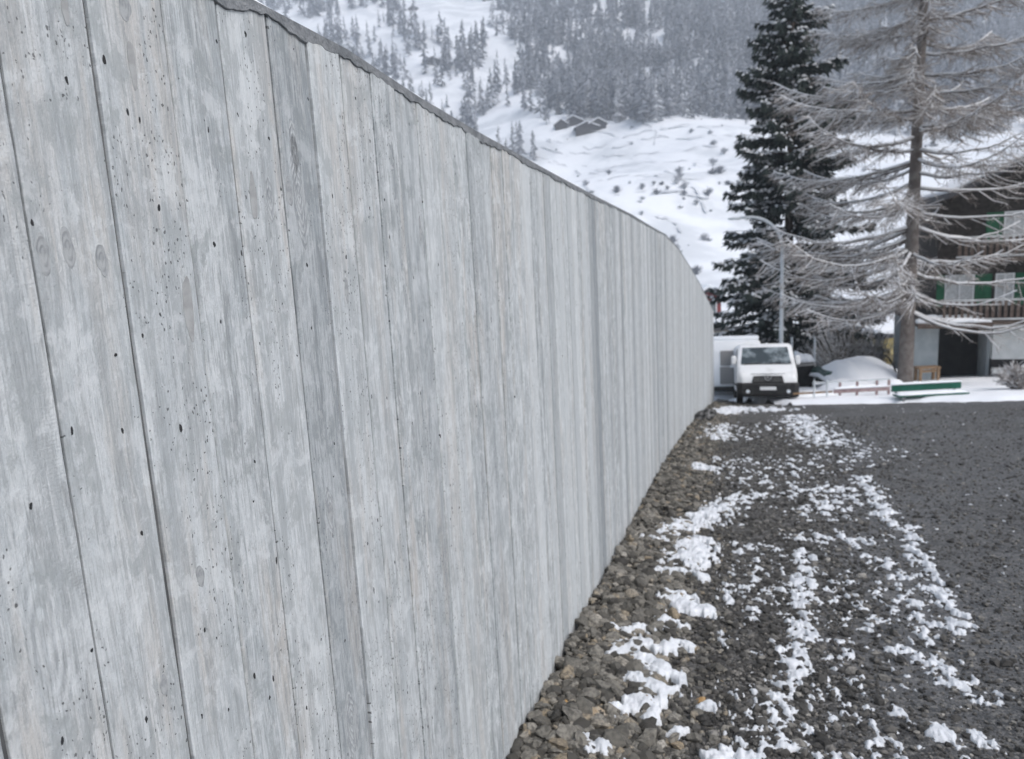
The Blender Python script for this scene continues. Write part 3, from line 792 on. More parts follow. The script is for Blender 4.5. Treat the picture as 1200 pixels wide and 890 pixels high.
for s_ in (-1, 1):
    x_ = .935*s_
    quadsheet([(x_, 1.0, 1.34), (x_, 1.78, 1.34), (x_*.955, 1.78, 1.80), (x_*.955, 1.36, 1.80)], .02, 'side_window', MT['glass'], van)
    h = MB().loft([[(s_*.52, -.01, .74), (s_*.86, .06, .72), (s_*.88, .10, .93), (s_*.55, .03, .90)], [(s_*.52, .2, .74), (s_*.86, .25, .72), (s_*.88, .25, .93), (s_*.55, .25, .90)]]).build('headlight', MT['lens'], van, bevel=.02)
    mr = MB().box((s_*1.02-.08, 1.0, 1.28), (s_*1.02+.08, 1.1, 1.58)).build('mirror', MT['white_paint'] if s_ > 0 else MT['white_paint'], van, bevel=.04)
    MB().tube([(s_*.92, 1.06, 1.36), (s_*1.0, 1.05, 1.36)], .025, 6).build('mirror_arm', MT['black_plastic'], mr)
    MB().box((s_*.945-.006, .95, .55), (s_*.945+.006, 4.5, .63)).build('side_trim', MT['black_plastic'], van, bevel=.005)
MB().tube([(-.80, .735, 1.285), (-.4, .715, 1.295), (.4, .715, 1.295), (.80, .735, 1.285)], .009, 5).build('bonnet_seam', MT['black_plastic'], van)
MB().tube([(-.52, .03, .985), (.52, .03, .985)], .008, 5).build('bonnet_seam', MT['black_plastic'], van)
for s_ in (-1, 1): MB().tube([(s_*.945, .92, .5), (s_*.947, .92, 1.25), (s_*.90, 1.36, 1.84)], .008, 5).build('door_seam', MT['black_plastic'], van)
gr = MB().prism([(-.50, .70), (.50, .70), (.44, .92), (-.44, .92)], -.03, .12).build('grille', MT['black_plastic'], van, bevel=.02)
for z_ in (.75, .80, .85): MB().box((-.44, -.037, z_-.006), (.44, -.029, z_+.006)).build('grille_bar', MT['grey_paint'], gr)
ring = [(.10*math.cos(2*math.pi*q/20), -.055, .88+.10*math.sin(2*math.pi*q/20)) for q in range(21)]
em = MB().tube(ring, .012, 6, False)
for q in (90, 210, 330): em.tube([(0, -.055, .88), (.095*math.cos(R(q)), -.055, .88+.095*math.sin(R(q)))], [.014, .006], 5)
em.build('emblem', MT['steel'], gr, sm=True)
bsec = [(-.95, .12), (-.93, .02), (-.80, -.06), (.80, -.06), (.93, .02), (.95, .12), (.95, .30), (-.95, .30)]
MB().loft([[(x, y, .24) for x, y in bsec], [(x*1.01, y-.03, .34) for x, y in bsec], [(x*1.01, y-.03, .64) for x, y in bsec], [(x, y, .70) for x, y in bsec]]).build('bumper', MT['black_plastic'], van, bevel=.02)
MB().box((-.25, -.112, .46), (.25, -.098, .57)).build('number_plate', MT['plate'], van, bevel=.006)
for s_ in (-1, 1): MB().tube([(s_*.62, -.10, .42), (s_*.62, -.06, .42)], .06, 12).build('fog_light', MT['lens'], van)
for s_ in (-1, 1):
    for y_ in (.85, 3.7): wheel(van, s_*.84, y_)
# --- second white vehicle behind it, half hidden by the wall end
p2 = at(861, 462, 26.6)
v2 = thing('panel_van', 'white panel van with a grey side panel, half hidden behind the wall end', 'van', (p2.x, p2.y, float(gz(p2.y))+.02), R(-12))
v2.rotation_euler = (R(-8.6), 0, R(-12))
secs = []
for y, w_, z1, r in [(0, 1.9, 2.12, .12), (.06, 2.0, 2.2, .15), (3.6, 2.0, 2.25, .15), (4.4, 1.95, 2.1, .16), (4.9, 1.9, 1.4, .14), (5.3, 1.8, 1.1, .12)]:
    secs.append(rrect(w_, .35, z1, y, r, .06))
MB().loft(secs).build('body', MT['white_paint'], v2, sm=True)
MB().box((-.52, -.04, .55), (-.02, .02, 1.20)).build('lower_panel', MT['grey_paint'], v2, bevel=.02)
MB().box((-.50, -.035, 1.24), (-.02, .02, 1.80)).build('rear_window', MT['grey_paint'], v2, bevel=.02)
MB().box((.04, -.035, 1.24), (.62, .02, 1.80)).build('rear_window', MT['glass'], v2, bevel=.02)
MB().box((-.16, -.075, 1.16), (.06, -.03, 1.26)).build('door_handle', MT['white_paint'], v2, bevel=.01)
MB().box((-.98, -.10, .28), (.98, .0, .46)).build('bumper', MT['black_plastic'], v2, bevel=.03)
for s_ in (-1, 1): MB().box((s_*.92-.05, -.02, .7), (s_*.92+.05, .03, 1.1)).build('tail_light', mat('tail_red', (.25, .03, .03), .3), v2, bevel=.01)
for s_ in (-1, 1):
    for y_ in (.9, 4.2): wheel(v2, s_*.86, y_)
m_ = MB(); m_.loft([rrect(1.8, 2.19, 2.30, .1, .05), rrect(1.86, 2.2, 2.36, .3, .07), rrect(1.86, 2.22, 2.37, 3.4, .07), rrect(1.7, 2.2, 2.30, 3.7, .05)])
sv = m_.build('snow_on_van', MT['snow'], sm=True); sv.matrix_world = Matrix.Translation(v2.location) @ v2.rotation_euler.to_matrix().to_4x4()
tag(sv, 'snow lying on the roof of the half hidden panel van', 'snow')

# ================================================================== STREET LAMP
b_ = at(915, 440, 27.8); zb = float(gz(27.8))
lamp = thing('street_lamp', 'grey curved-arm street lamp standing in front of the dark spruce', 'street lamp', (b_.x, 27.8, zb))
t0 = at(917, 292, 27.8); H = t0.z-zb
MB().tube([(0, 0, -.1), (0, 0, H*.3), (t0.x-b_.x-.0, 0, H)], [.095, .08, .068], 10).build('pole', MT['galv'], lamp, sm=True)
arc = []
dx = t0.x-b_.x
for q in range(13):
    a_ = R(90*q/12); arc.append((dx-1.26*(1-math.cos(a_)), -.0, H+1.24*math.sin(a_)))
arc.append((dx-1.62, 0, H+1.24))
MB().tube(arc, [.068]*5+[.06]*5+[.055]*4, 8).build('arm', MT['galv'], lamp, sm=True)
MB().loft([[(dx-1.56-q*.26, .10*math.cos(2*math.pi*k/8)*s_, H+1.22+.055*math.sin(2*math.pi*k/8)*s_) for k in range(8)] for q, s_ in ((0, .6), (.4, 1.0), (1.4, 1.0), (1.9, .5))]).build('lamp_head', MT['galv'], lamp, sm=True)
MB().tube([(0, 0, -.1), (0, 0, .12)], .19, 10).build('base', MT['galv'], lamp)

# ================================================================== SPRUCE
def blade_pair(V, Fc, a, b, wdt, nrm):
    """thin lozenge from a to b"""
    d = b-a; s = d.cross(nrm)
    if s.length < 1e-6: s = Vector((1, 0, 0))
    s = s.normalized()*wdt*.5; m_ = a+d*.45
    o = len(V); V.extend([tuple(a), tuple(m_+s), tuple(b), tuple(m_-s)]); Fc.append((o, o+1, o+2, o+3))
MT['bark'] = varied('spruce_bark', (.06, .045, .035), (.11, .09, .075), 6, .95, .5, 30)
MT['needles'] = varied('spruce_needles', (.014, .024, .020), (.075, .092, .082), 1.5, .85, lo=.3, hi=.7)
MT['frost_snow'] = snow_mat('branch_snow', (.62, .63, .645), 20, .02, .3)
ps = at(922, 440, 38); 
spruce = thing('spruce_tree', 'tall dark green spruce with snow on its branches behind the street lamp', 'tree', (ps.x, 38, float(gz(38))))
HS = 22.5
MB().tube([(0, 0, -.3), (0, 0, 3), (0.05, 0, 12), (0.1, 0, HS)], [.34, .28, .16, .02], 10).build('trunk', MT['bark'], spruce, sm=True)
rs = random.Random(5)
V, Fc, SV, SF, LV = [], [], [], [], MB()
z = .9
while z < HS-.15:
    f = (HS-z)/HS
    Lmax = (.40+4.9*f**.88)*(.50+.50*min(1, max(0, (z-1.2)/3.2)))
    nb = rs.randint(6, 8)
    a0 = rs.random()*6.28
    for b in range(nb):
        az = a0+6.283*b/nb+rs.uniform(-.35, .35); L = Lmax*rs.uniform(.45, 1.08)*(1+.22*math.sin(az*3+z*1.3)*math.sin(z*.9+az))
        if rs.random() < .08: continue
        dr = Vector((math.cos(az), math.sin(az), 0)); side = Vector((-dr.y, dr.x, 0))
        droop = .16+.36*f; zz = z+rs.uniform(-.2, .2)
        def P(u): return Vector((0, 0, zz))+dr*(L*u)+Vector((0, 0, L*(.18*u-droop*u*u*1.25+.30*u**4)))
        LV.tube([P(0), P(.5), P(1)], [.03+.012*L, .02, .006], 4, False)
        ns = max(5, int(L/.10))
        for q in range(ns):
            u = .12+.88*(q+rs.random())/ns
            p = P(u); tl = (.16+.34*(1-abs(u-.55)))*min(1, .45+L/4)*rs.uniform(.6, 1.3)
            for s_ in (-1, 1):
                d = (dr*rs.uniform(.5, 1.0)+side*s_*rs.uniform(.5, 1.1)+Vector((0, 0, rs.uniform(-.75, .10)))).normalized()
                e = p+d*tl
                for r_ in range(3):
                    nn = Vector((rs.uniform(-1, 1), rs.uniform(-1, 1), rs.uniform(-.3, 1)))
                    off_ = Vector((rs.uniform(-.06, .06), rs.uniform(-.06, .06), rs.uniform(-.34, .03)))
                    blade_pair(V, Fc, p+off_*.3, e+off_, rs.uniform(.09, .17), nn)
                if rs.random() < (.14+.42*u):
                    c_ = p.lerp(e, rs.uniform(.35, .9))+Vector((0, 0, .06)); hl = d*tl*rs.uniform(.25, .45); sd_ = d.cross(Vector((0, 0, 1))).normalized()*rs.uniform(.05, .12); uz = Vector((0, 0, rs.uniform(.04, .10)))
                    o = len(SV); SV.extend([tuple(c_-hl), tuple(c_+sd_), tuple(c_+hl), tuple(c_-sd_), tuple(c_+uz), tuple(c_-uz*.8)])
                    for q1 in range(4): SF.append((o+q1, o+(q1+1) % 4, o+4)); SF.append((o+(q1+1) % 4, o+q1, o+5))
    z += .33+.13*f
np_mesh('crown', np.array(V), np.array(Fc), MT['needles'], spruce)
LV.build('branches', MT['bark'], spruce)
np_mesh('snow_load', np.array(SV), np.array(SF), MT['frost_snow'], spruce)

# ================================================================== BARE LARCH
MT['larch_bark'] = varied('larch_bark', (.12, .10, .09), (.20, .18, .165), 4, .95, .6, 22)
MT['twig'] = varied('frosted_twig', (.19, .16, .138), (.42, .39, .37), 1.2, .9, lo=.35, hi=.65)
MT['limb_frost'] = snow_mat('limb_frost', (.72, .72, .73), 12, .02, .3)
pl = on_ground(1060, 456)
def larch(root, HT, seed, zlow, lens, r0_, dens=1.0):
    rl = random.Random(seed)
    tr = MB(); n = 12
    lean = .010
    tr.tube([(lean*z_, .0, z_) for z_ in (-.3, 0, .5, 2, 6, 12, 18, HT)], [r0_*1.35, r0_*1.2, r0_*1.02, r0_*.95, r0_*.82, r0_*.6, r0_*.35, .02], n)
    tr.build('trunk', MT['larch_bark'], root, sm=True)
    limbs, twigs, frost = MB(), MB(), MB()
    z = zlow
    while z < HT-.5:
        f = (z-zlow)/(HT-zlow)
        for b in range(1 if f > .15 else rl.choice([1, 2, 2])):
            az = rl.random()*6.283
            L = float(np.interp(f, lens[0], lens[1]))*rl.uniform(.65, 1.12)
            dr = Vector((math.cos(az), math.sin(az), 0)); side = Vector((-dr.y, dr.x, 0))
            sag = rl.uniform(.10, .22)*(1.2-f); rise = rl.uniform(.02, .12)+.20*f; tipup = rl.uniform(.03, .16)
            bend = rl.uniform(-.14, .14)
            if dr.x > .2 and dr.y < .5 and f < .28 and rl.random() < .60: continue
            base = Vector((lean*z, 0, z+rl.uniform(-.15, .15)))
            def P(u): return base+dr*(L*u)+side*(L*bend*u*u)+Vector((0, 0, L*(rise*u-sag*4*u*(1-u)*.55-sag*.5*u+tipup*max(0, u-.55)**2*2.6)))
            nseg = 9; pts = [P(q/nseg)+Vector((rl.gauss(0, .02), rl.gauss(0, .02), rl.gauss(0, .025)))*(q > 0) for q in range(nseg+1)]
            rad = [(.036*(1-f*.6)+.005*L)*(1-.86*q/nseg) for q in range(nseg+1)]
            limbs.tube(pts, rad, 5, False)
            if f < .75: frost.tube([p+Vector((0, 0, rad[q]*.6+.006)) for q, p in enumerate(pts)], [max(.026, r_*1.25) for r_ in rad], 4, False)
            nt_ = int(L*8.5*dens*np.interp(f, [0, .22, .42], [.78, 1.0, 1.55])*(.35 if dr.x > .2 and f < .3 else 1.0))
            for q in range(nt_):
                u = .10+.90*(q+rl.random())/nt_
                p = P(u); sgn = rl.choice((-1, 1))
                tl = (.35+.9*math.sin(math.pi*min(1, u*.95)))*(.35+.13*L)*rl.uniform(.5, 1.2)
                d = (dr*rl.uniform(.5, 1.1)+side*sgn*rl.uniform(.2, 1.0)+Vector((0, 0, rl.uniform(-.75, .15)))).normalized()
                tp_ = [p, p+d*tl*.5+Vector((0, 0, -.05*tl)), p+d*tl+Vector((0, 0, -.04*tl+rl.uniform(-.1, .14)*tl))]
                twigs.tube(tp_, [.015, .011, .005], 3, False)
                if rl.random() < .8 and f < .7: frost.tube([p_+Vector((0, 0, .012)) for p_ in tp_], [.019, .017, .008], 3, False)
                for r_ in range(int(3+tl*5)):
                    u2 = rl.uniform(.15, 1); pp = tp_[0].lerp(tp_[2], u2)
                    d2 = (d*rl.uniform(.2, .9)+Vector((rl.uniform(-1, 1), rl.uniform(-1, 1), rl.uniform(-1.0, .35)))).normalized()
                    t2 = rl.uniform(.15, .45)
                    twigs.tube([pp, pp+d2*t2], [.0095, .0045], 3, False)
        z += rl.uniform(.08, .20)*(1+.3*f)
    limbs.build('limbs', MT['larch_bark'], root, sm=True)
    twigs.build('twigs', MT['twig'], root)
    frost.build('frost', MT['limb_frost'], root, sm=True)
lt = thing('larch_tree', 'tall bare larch with frosted drooping branches in front of the chalet', 'tree', (pl.x, pl.y, pl.z))
larch(lt, 24.0, 11, 3.0, ([0, .12, .25, .45, .6, .8, 1], [4.4, 5.6, 5.2, 4.3, 3.9, 2.6, .5]), .265)

# ================================================================== BUSHES
def bush(name, label, loc, rad, hgt_, n, m, seed, frost=None, cat='bush'):
    rb = random.Random(seed); root = thing(name, label, cat, loc); tw, fr = MB(), MB()
    for q in range(n):
        az = rb.random()*6.283; sp_ = rb.random()**.6; hh = hgt_*rb.uniform(.55, 1.05)*(1-.35*sp_**2)
        p0 = Vector((math.cos(az), math.sin(az), 0))*rad*.18*rb.random(); p2 = Vector((math.cos(az)*rad*sp_, math.sin(az)*rad*sp_, hh))
        p1 = p0.lerp(p2, .5)+Vector((rb.gauss(0, .06), rb.gauss(0, .06), .12*hh))
        tw.tube([p0, p1, p2], [.016, .012, .005], 3, False)
        if frost and rb.random() < .6: fr.tube([p_+Vector((0, 0, .012)) for p_ in (p1, p2)], [.018, .01], 3, False)
        for r_ in range(7):
            u = rb.uniform(.3, 1); pp = p0.lerp(p1, u*2) if u < .5 else p1.lerp(p2, u*2-1)
            d = Vector((math.cos(az)*.4+rb.uniform(-.8, .8), math.sin(az)*.4+rb.uniform(-.8, .8), rb.uniform(-.1, 1))).normalized()*rb.uniform(.12, .4)*min(1, hgt_)
            tw.tube([pp, pp+d], [.009, .004], 3, False)
            if frost and rb.random() < .35: fr.tube([pp+Vector((0, 0, .01)), pp+d+Vector((0, 0, .01))], [.012, .006], 3, False)
    tw.build('twigs', m, root)
    if frost: fr.build('frost', frost, root)
    return root
MT['brown_twig'] = varied('brown_twig', (.10, .085, .068), (.19, .17, .145), 2, .9)
for (x, Y, r_, h_, n_, sd_, lb) in [(985, 34.5, 1.7, 3.3, 330, 1, 'tall brown bare bush between the spruce and the larch trunk'),
                                   (1022, 35.5, 1.3, 2.6, 220, 2, 'brown leafless bush just left of the larch trunk'),
                                   (957, 36, 1.2, 2.6, 200, 3, 'dim brown thicket at the right foot of the dark spruce')]:
    p = at(x, 440, Y); bush('bare_bush', lb, (p.x, Y, float(gz(Y))), r_, h_, n_, MT['brown_twig'], sd_, MT['limb_frost'])
p = at(1192, 466, 21.5); bush('frosted_bush', 'low frosted bush at the right edge before the chalet', (p.x, 21.5, snow_top(p.x, 21.5)-.05), .60, .8, 130, MT['twig'], 8, MT['limb_frost'])

# ================================================================== SMALL THINGS BEYOND THE ROAD EDGE
MT['green_paint'] = varied('green_paint', (.008, .085, .055), (.012, .11, .075), 4, .5)
MT['red_rust'] = varied('dull_red_metal', (.22, .15, .15), (.34, .26, .255), 5, .7)
MT['timber'] = varied('worn_timber', (.20, .13, .075), (.28, .19, .12), 5, .85)
def px_box(x0, x1, ytop, ybot, Y):
    a_ = at((x0+x1)/2, ybot, Y); l_ = at(x0, ybot, Y).x; r_ = at(x1, ybot, Y).x; t_ = at((x0+x1)/2, ytop, Y).z
    return a_.x, r_-l_, a_.z, t_-a_.z
# green bench
cx, wd, zb, hh = px_box(1044, 1125, 457, 475, 20.9)
zb = snow_top(cx, 20.9)-.13
bn = thing('bench', 'low green bench topped with snow at the far road edge', 'bench', (cx, 20.9, zb), 0)
MB().box((-wd/2, -.02, .26), (wd/2, .02, .46)).build('backrest', MT['green_paint'], bn, bevel=.01)
MB().box((-wd/2, -.42, .17), (wd/2, -.06, .21)).build('seat', MT['green_paint'], bn, bevel=.01)
for s_ in (-1, 1):
    MB().box((s_*wd*.42-.03, -.40, -.05), (s_*wd*.42+.03, -.34, .17)).build('leg', MT['steel'], bn)
    MB().box((s_*wd*.42-.03, .02, -.05), (s_*wd*.42+.03, .07, .44)).build('leg', MT['steel'], bn)
def snow_ridge(name, label, p0, p1, w_, h_, seed, flat=0):
    secs = []; n = 22
    a_, b_ = Vector(p0), Vector(p1); d = (b_-a_).normalized(); s_ = Vector((-d.y, d.x, 0))
    for q in range(n+1):
        u = q/n; e = min(1, 6*min(u, 1-u)+.15)**.5; c_ = a_.lerp(b_, u)
        hn = h_*(1+.35*float(fbm(np.array(u*5), np.array(seed*1.7), 3, seed)))*e; ww = w_*(1+.15*float(fbm(np.array(u*4+9), np.array(seed*.7), 2, seed)))
        secs.append([tuple(c_+s_*(ww/2)*math.cos(R(t_))*(.75+.25*e)+Vector((0, 0, hn*math.sin(R(t_))))) for t_ in (0, 30, 60, 90, 120, 150, 180)])
    o = MB().loft(secs).build(name, MT['snow'], sm=True)
    return tag(o, label, 'snow')
snow_ridge('snow_on_bench', 'strip of snow along the top of the green bench back', (cx-wd/2, 20.9, zb+.462), (cx+wd/2, 20.9, zb+.462), .09, .06, 3)
snow_ridge('snow_on_bench', 'thick snow lying on the green bench seat', (cx-wd/2+.02, 20.66, zb+.212), (cx+wd/2-.02, 20.66, zb+.212), .33, .06, 4)
# railing
Yr = 22.6
l_ = at(950, 470, Yr); r_ = at(1042, 470, Yr); zr = float(gz(Yr))
rl_ = thing('railing', 'low dull red railing half buried in snow left of the green bench', 'railing', (l_.x, Yr, zr))
def lx(x): return at(x, 468, Yr).x-l_.x
for x in (984, 1004, 1027, 1041):
    MB().box((lx(x)-.03, -.03, -.1), (lx(x)+.03, .03, .60)).build('post', MT['red_rust'], rl_)
for x in (954, 969):
    MB().box((lx(x)-.022, -.02, -.1), (lx(x)+.022, .02, .72)).build('post', MT['galv'], rl_)
MB().box((lx(976), -.055, .27), (lx(1041), -.033, .40)).build('rail', MT['red_rust'], rl_)
MB().box((lx(952), .033, .60), (lx(1043), .052, .65)).build('rail', MT['galv'], rl_)
MB().box((lx(930), .033, .28), (lx(976), .052, .34)).build('rail', MT['timber'], rl_)
snow_ridge('snow_on_railing', 'line of snow on the red lower rail of the low railing', (l_.x+lx(976), Yr-.04, zr+.402), (l_.x+lx(1041), Yr-.04, zr+.402), .08, .06, 6)
# snow-buried car
Yc = 28.5; cx, wd, zb, hh = px_box(968, 1050, 418, 454, Yc); zb = float(gz(Yc))+.05
car = thing('buried_car', 'parked car under a thick blanket of snow right of the vans', 'car', (cx, Yc, zb), 0)
hw = wd/2
MT['car_green'] = mat('dark_green_paint', (.02, .055, .045), .35)
sec = lambda x, y0, y1, z0, z1: [(x, y0, z0), (x, y0-.0, (z0+z1)/2), (x, y0+.06, z1), (x, y1-.06, z1), (x, y1, (z0+z1)/2), (x, y1, z0)]
MB().loft([sec(-hw, .1, 1.5, .35, .62), sec(-hw+.15, 0, 1.6, .25, .72), sec(hw-.15, 0, 1.6, .25, .72), sec(hw, .1, 1.5, .35, .62)]).build('body', MT['car_green'], car, bevel=.03)
MB().loft([sec(-hw+.55, .08, 1.52, .70, .74), sec(-hw+.95, .14, 1.46, .70, .98), sec(hw-.75, .14, 1.46, .70, .98), sec(hw-.25, .08, 1.52, .70, .74)]).build('cabin', MT['glass'], car, bevel=.03)
for s_ in (-1, 1):
    for y_ in (.1, 1.45):
        m_ = MB(); m_.tube([(s_*hw*.62, y_-.08, .28), (s_*hw*.62, y_+.08, .28)], .29, 16); m_.build('wheel', MT['rubber'], car, bevel=.02)
nu, nv = 40, 18; vs = []; 
for a in range(nu+1):
    for b in range(nv+1):
        u = -1+2*a/nu; v = b/nv
        prof = float(np.interp(u, [-1, -.94, -.6, -.35, .30, .62, .92, 1], [.40, .62, .88, 1.10, 1.16, 1.12, .74, .42]))
        ev = math.sin(math.pi*v)**.75
        z_ = .42+(prof-.42)*ev+.10*float(fbm(np.array(u*2.2), np.array(v*2), 3, 41))*ev
        vs.append((u*(hw+.06)*(1), -1.5+4.0*v, z_-.30*(1-ev)))
fs = [(a*(nv+1)+b, (a+1)*(nv+1)+b, (a+1)*(nv+1)+b+1, a*(nv+1)+b+1) for a in range(nu) for b in range(nv)]
sc_car = MB().add(vs, fs).build('snow_on_car', MT['snow'], sm=True, loc=(cx, Yc, zb)); md = sc_car.modifiers.new('thick', 'SOLIDIFY'); md.thickness = .05
tag(sc_car, 'thick rounded blanket of snow covering the parked car', 'snow')
# heaped snow in front of the car and behind it
def heap(label, x, y, Y, rx, ry, h_, seed):
    p = at(x, y, Y); bv, bf = ICO2; V = bv.copy(); n = fbm(V[:, 0]*1.6+seed, V[:, 1]*1.6+V[:, 2], 4, seed)
    V = V*(1+.22*n[:, None])*np.array([rx, ry, h_]); o = np_mesh('snow_heap', V, bf, MT['snow'], smooth_=True); o.location = (p.x, Y, float(gz(Y))+.02)
    tag(o, label, 'snow heap')
heap('low snow heap right of the white van bumper', 955, 466, 23.8, .9, .6, .30, 1)
heap('snow heap in front of the snow covered car', 992, 460, 26.2, 1.2, .7, .50, 2)
heap('snow heap rising behind the snow covered car', 1015, 420, 33, 1.4, .8, .9, 3)
heap('small snow heap beside the foot of the larch', 1040, 460, 26.5, .7, .5, .45, 4)
# dark waste container with snow
Yd = 30; cx, wd, zb, hh = px_box(931, 955, 422, 452, Yd); zb = float(gz(Yd))
ct = thing('waste_container', 'dark waste container capped with snow right of the white van', 'container', (cx, Yd, zb))
MB().loft([[(-wd*.44, .08, .15), (wd*.44, .08, .15), (wd*.44, .9, .15), (-wd*.44, .9, .15)], [(-wd*.5, 0, 1.05), (wd*.5, 0, 1.05), (wd*.5, 1, 1.05), (-wd*.5, 1, 1.05)]]).build('body', MT['black_plastic'], ct, bevel=.03)
MB().loft([[(-wd*.52, -.04, 1.05), (wd*.52, -.04, 1.05), (wd*.52, 1.03, 1.05), (-wd*.52, 1.03, 1.05)], [(-wd*.5, 0, 1.14), (wd*.5, 0, 1.14), (wd*.45, 1, 1.24), (-wd*.45, 1, 1.24)]]).build('lid', MT['grey_paint'], ct, bevel=.02)
for s_ in (-1, 1):
    for y_ in (.15, .8): MB().tube([(s_*wd*.36-.03, y_, .09), (s_*wd*.36+.03, y_, .09)], .09, 10).build('wheel', MT['rubber'], ct)
snow_ridge('snow_on_container', 'thick cap of snow on the dark waste container', (cx-wd*.52, Yd+.45, zb+1.2), (cx+wd*.52, Yd+.45, zb+1.2), 1.0, .34, 9)
for x, lb in ((928, 'thin pale post rising behind the white van roof right of the lamp'), (955, 'thin pale post beside the snow covered waste container')):
    p = at(x, 395, 31.2); zg = float(gz(31.2)); o = MB().tube([(0, 0, -.2), (0, 0, p.z-zg-.04), (0, 0, p.z-zg)], [.05, .05, .03], 8).build('fence_post', MT['galv'], loc=(p.x, 31.2, zg)); tag(o, lb, 'post')
# curved pipe leaning by the car (dark hoop)
p0 = at(1038, 417, 27.8); 
hp = [at(x, y, 27.8)-p0 for x, y in ((1036, 416), (1041, 419), (1046, 426), (1050, 436), (1053, 447), (1054, 458))]
tag(MB().tube(hp, .035, 6).build('bent_pipe', MT['black_plastic'], sm=True, loc=p0), 'dark bent pipe arching down just left of the larch trunk', 'pipe')

# ================================================================== CHALET
MT['dark_wood'] = varied('dark_timber_wall', (.028, .024, .021), (.05, .043, .038), 6, .85, .5, 20)
MT['plaster'] = varied('pale_plaster', (.55, .57, .56), (.65, .66, .65), 2, .9)
MT['grey_plaster'] = varied('grey_plaster', (.36, .40, .42), (.45, .49, .50), 2, .9)
MT['dark_door'] = varied('dark_garage_door', (.010, .010, .011), (.018, .018, .018), 3, .7)  # near-black surface, used for the garage door and the plinth
MT['shutter'] = varied('green_shutter', (.014, .095, .045), (.022, .13, .062), 6, .6)
MT['frame_white'] = mat('white_window_frame', (.72, .73, .73), .5)
MT['pane'] = mat('pane_glass', (.16, .18, .19), .08, spec=.6)
MT['curtain'] = varied('curtain', (.45, .46, .46), (.6, .61, .61), 9, .9)
MT['rail_wood'] = varied('balcony_rail', (.42, .43, .43), (.55, .56, .56), 4, .8)
MT['brown_wood'] = varied('brown_timber', (.085, .062, .05), (.14, .108, .09), 6, .8)
MT['roof_edge'] = varied('roof_edge', (.05, .05, .055), (.085, .085, .09), 4, .7)
YH = 31.5
hz = float(gz(YH))
CH_RZ = R(-19)
hx0 = at(1068, 420, YH).x
ch = thing('chalet', 'dark timber chalet with green shutters and balconies behind the larch', 'house', (hx0, YH, hz), CH_RZ)
def hit_front(x, y):
    e = Vector((math.cos(CH_RZ), math.sin(CH_RZ), 0)); n = Vector((-e.y, e.x, 0)); d = ray(x, y)
    P0 = Vector((hx0, YH, hz)); p = CAM+d*((P0-CAM).dot(n)/d.dot(n))-P0
    return p.dot(e), p.z
def hx(x, y=400): return hit_front(x, y)[0]
def hzz(x, y): return hit_front(x, y)[1]
xr = hx(1200)+9.0
x1 = hx(1098); x2 = hx(1163)
g1 = hzz(1130, 378); b1 = hzz(1150, 349); b2 = hzz(1150, 277)
xl_up = hx(1094)
# ground floor
MB().box((0, 0, -.3), (x1, .25, g1)).build('wall', MT['grey_plaster'], ch)
MB().box((x2, -.05, hzz(1180, 421)), (xr, .25, g1+.1)).build('wall', MT['plaster'], ch)
MB().box((x2, -.02, -.3), (xr, .25, hzz(1180, 421)-.003)).build('plinth', MT['dark_door'], ch)
MB().box((x2, -.30, hzz(1180, 434)-.1), (xr, -.02, hzz(1180, 434)+.12)).build('ledge', MT['plaster'], ch)
MB().box((x1, 1.6, -.3), (x2, 1.8, g1)).build('garage_door', MT['dark_door'], ch)
MB().box((x1-.003, .25, -.3), (x1+.12, 1.6, g1)).build('side_wall', MT['grey_plaster'], ch)
MB().box((x2-.12, .25, -.3), (x2+.003, 1.6, g1)).build('side_wall', MT['grey_plaster'], ch)
MB().box((0, 0, g1), (xr, 4.6, g1+.14)).build('floor_slab', MT['brown_wood'], ch)
MB().box((0, 1.85, -.3), (xr, 4.55, g1)).build('rear_block', MT['grey_plaster'], ch)
# canopy
cn = MB().prism([(-.05, g1-.02), (hx(1151), g1+.0), (hx(1151), g1+.12), (-.05, g1+.10)], -1.3, -.003).build('canopy', MT['brown_wood'], ch)
MB().box((-.05, -1.36, g1-.10), (hx(1151), -1.303, g1+.02)).build('fascia', MT['brown_wood'], cn)
# upper wall with gable
roof_pts = [(1105, 234), (1200, 188)]
ra = Vector((hx(1105, 234), 0, hzz(1105, 234))); rb_ = Vector((hx(1200, 188), 0, hzz(1200, 188)))
slope = (rb_.z-ra.z)/(rb_.x-ra.x); xm = rb_.x+3.2
def roofz(x): return ra.z+slope*(x-ra.x) if x < xm else ra.z+slope*(xm-ra.x)-slope*(x-xm)
xrr = 2*xm-xl_up
MB().prism([(xl_up, g1+.143), (xrr, g1+.143), (xrr, roofz(xrr)-.05), (xm, roofz(xm)-.05), (xl_up, roofz(xl_up)-.05)], .0, 4.6).build('timber_wall', MT['dark_wood'], ch)
rf = MB().prism([(ra.x-.1, roofz(ra.x)-.05-.08*0), (xm, roofz(xm)), (2*xm-ra.x+.1, roofz(2*xm-ra.x+.1)), (2*xm-ra.x+.1, roofz(2*xm-ra.x+.1)+.2), (xm, roofz(xm)+.22), (ra.x-.1, roofz(ra.x)+.16)], -1.5, 4.9).build('roof', MT['roof_edge'], ch)
sr = MB().prism([(ra.x-.05, roofz(ra.x)+.18), (xm, roofz(xm)+.225), (2*xm-ra.x, roofz(2*xm-ra.x)+.22), (2*xm-ra.x, roofz(2*xm-ra.x)+.42), (xm, roofz(xm)+.50), (ra.x-.05, roofz(ra.x)+.34)], -1.42, 4.8).build('snow_on_roof', MT['snow'], bevel=.08, loc=(hx0, YH, hz)); sr.rotation_euler = (0, 0, CH_RZ)
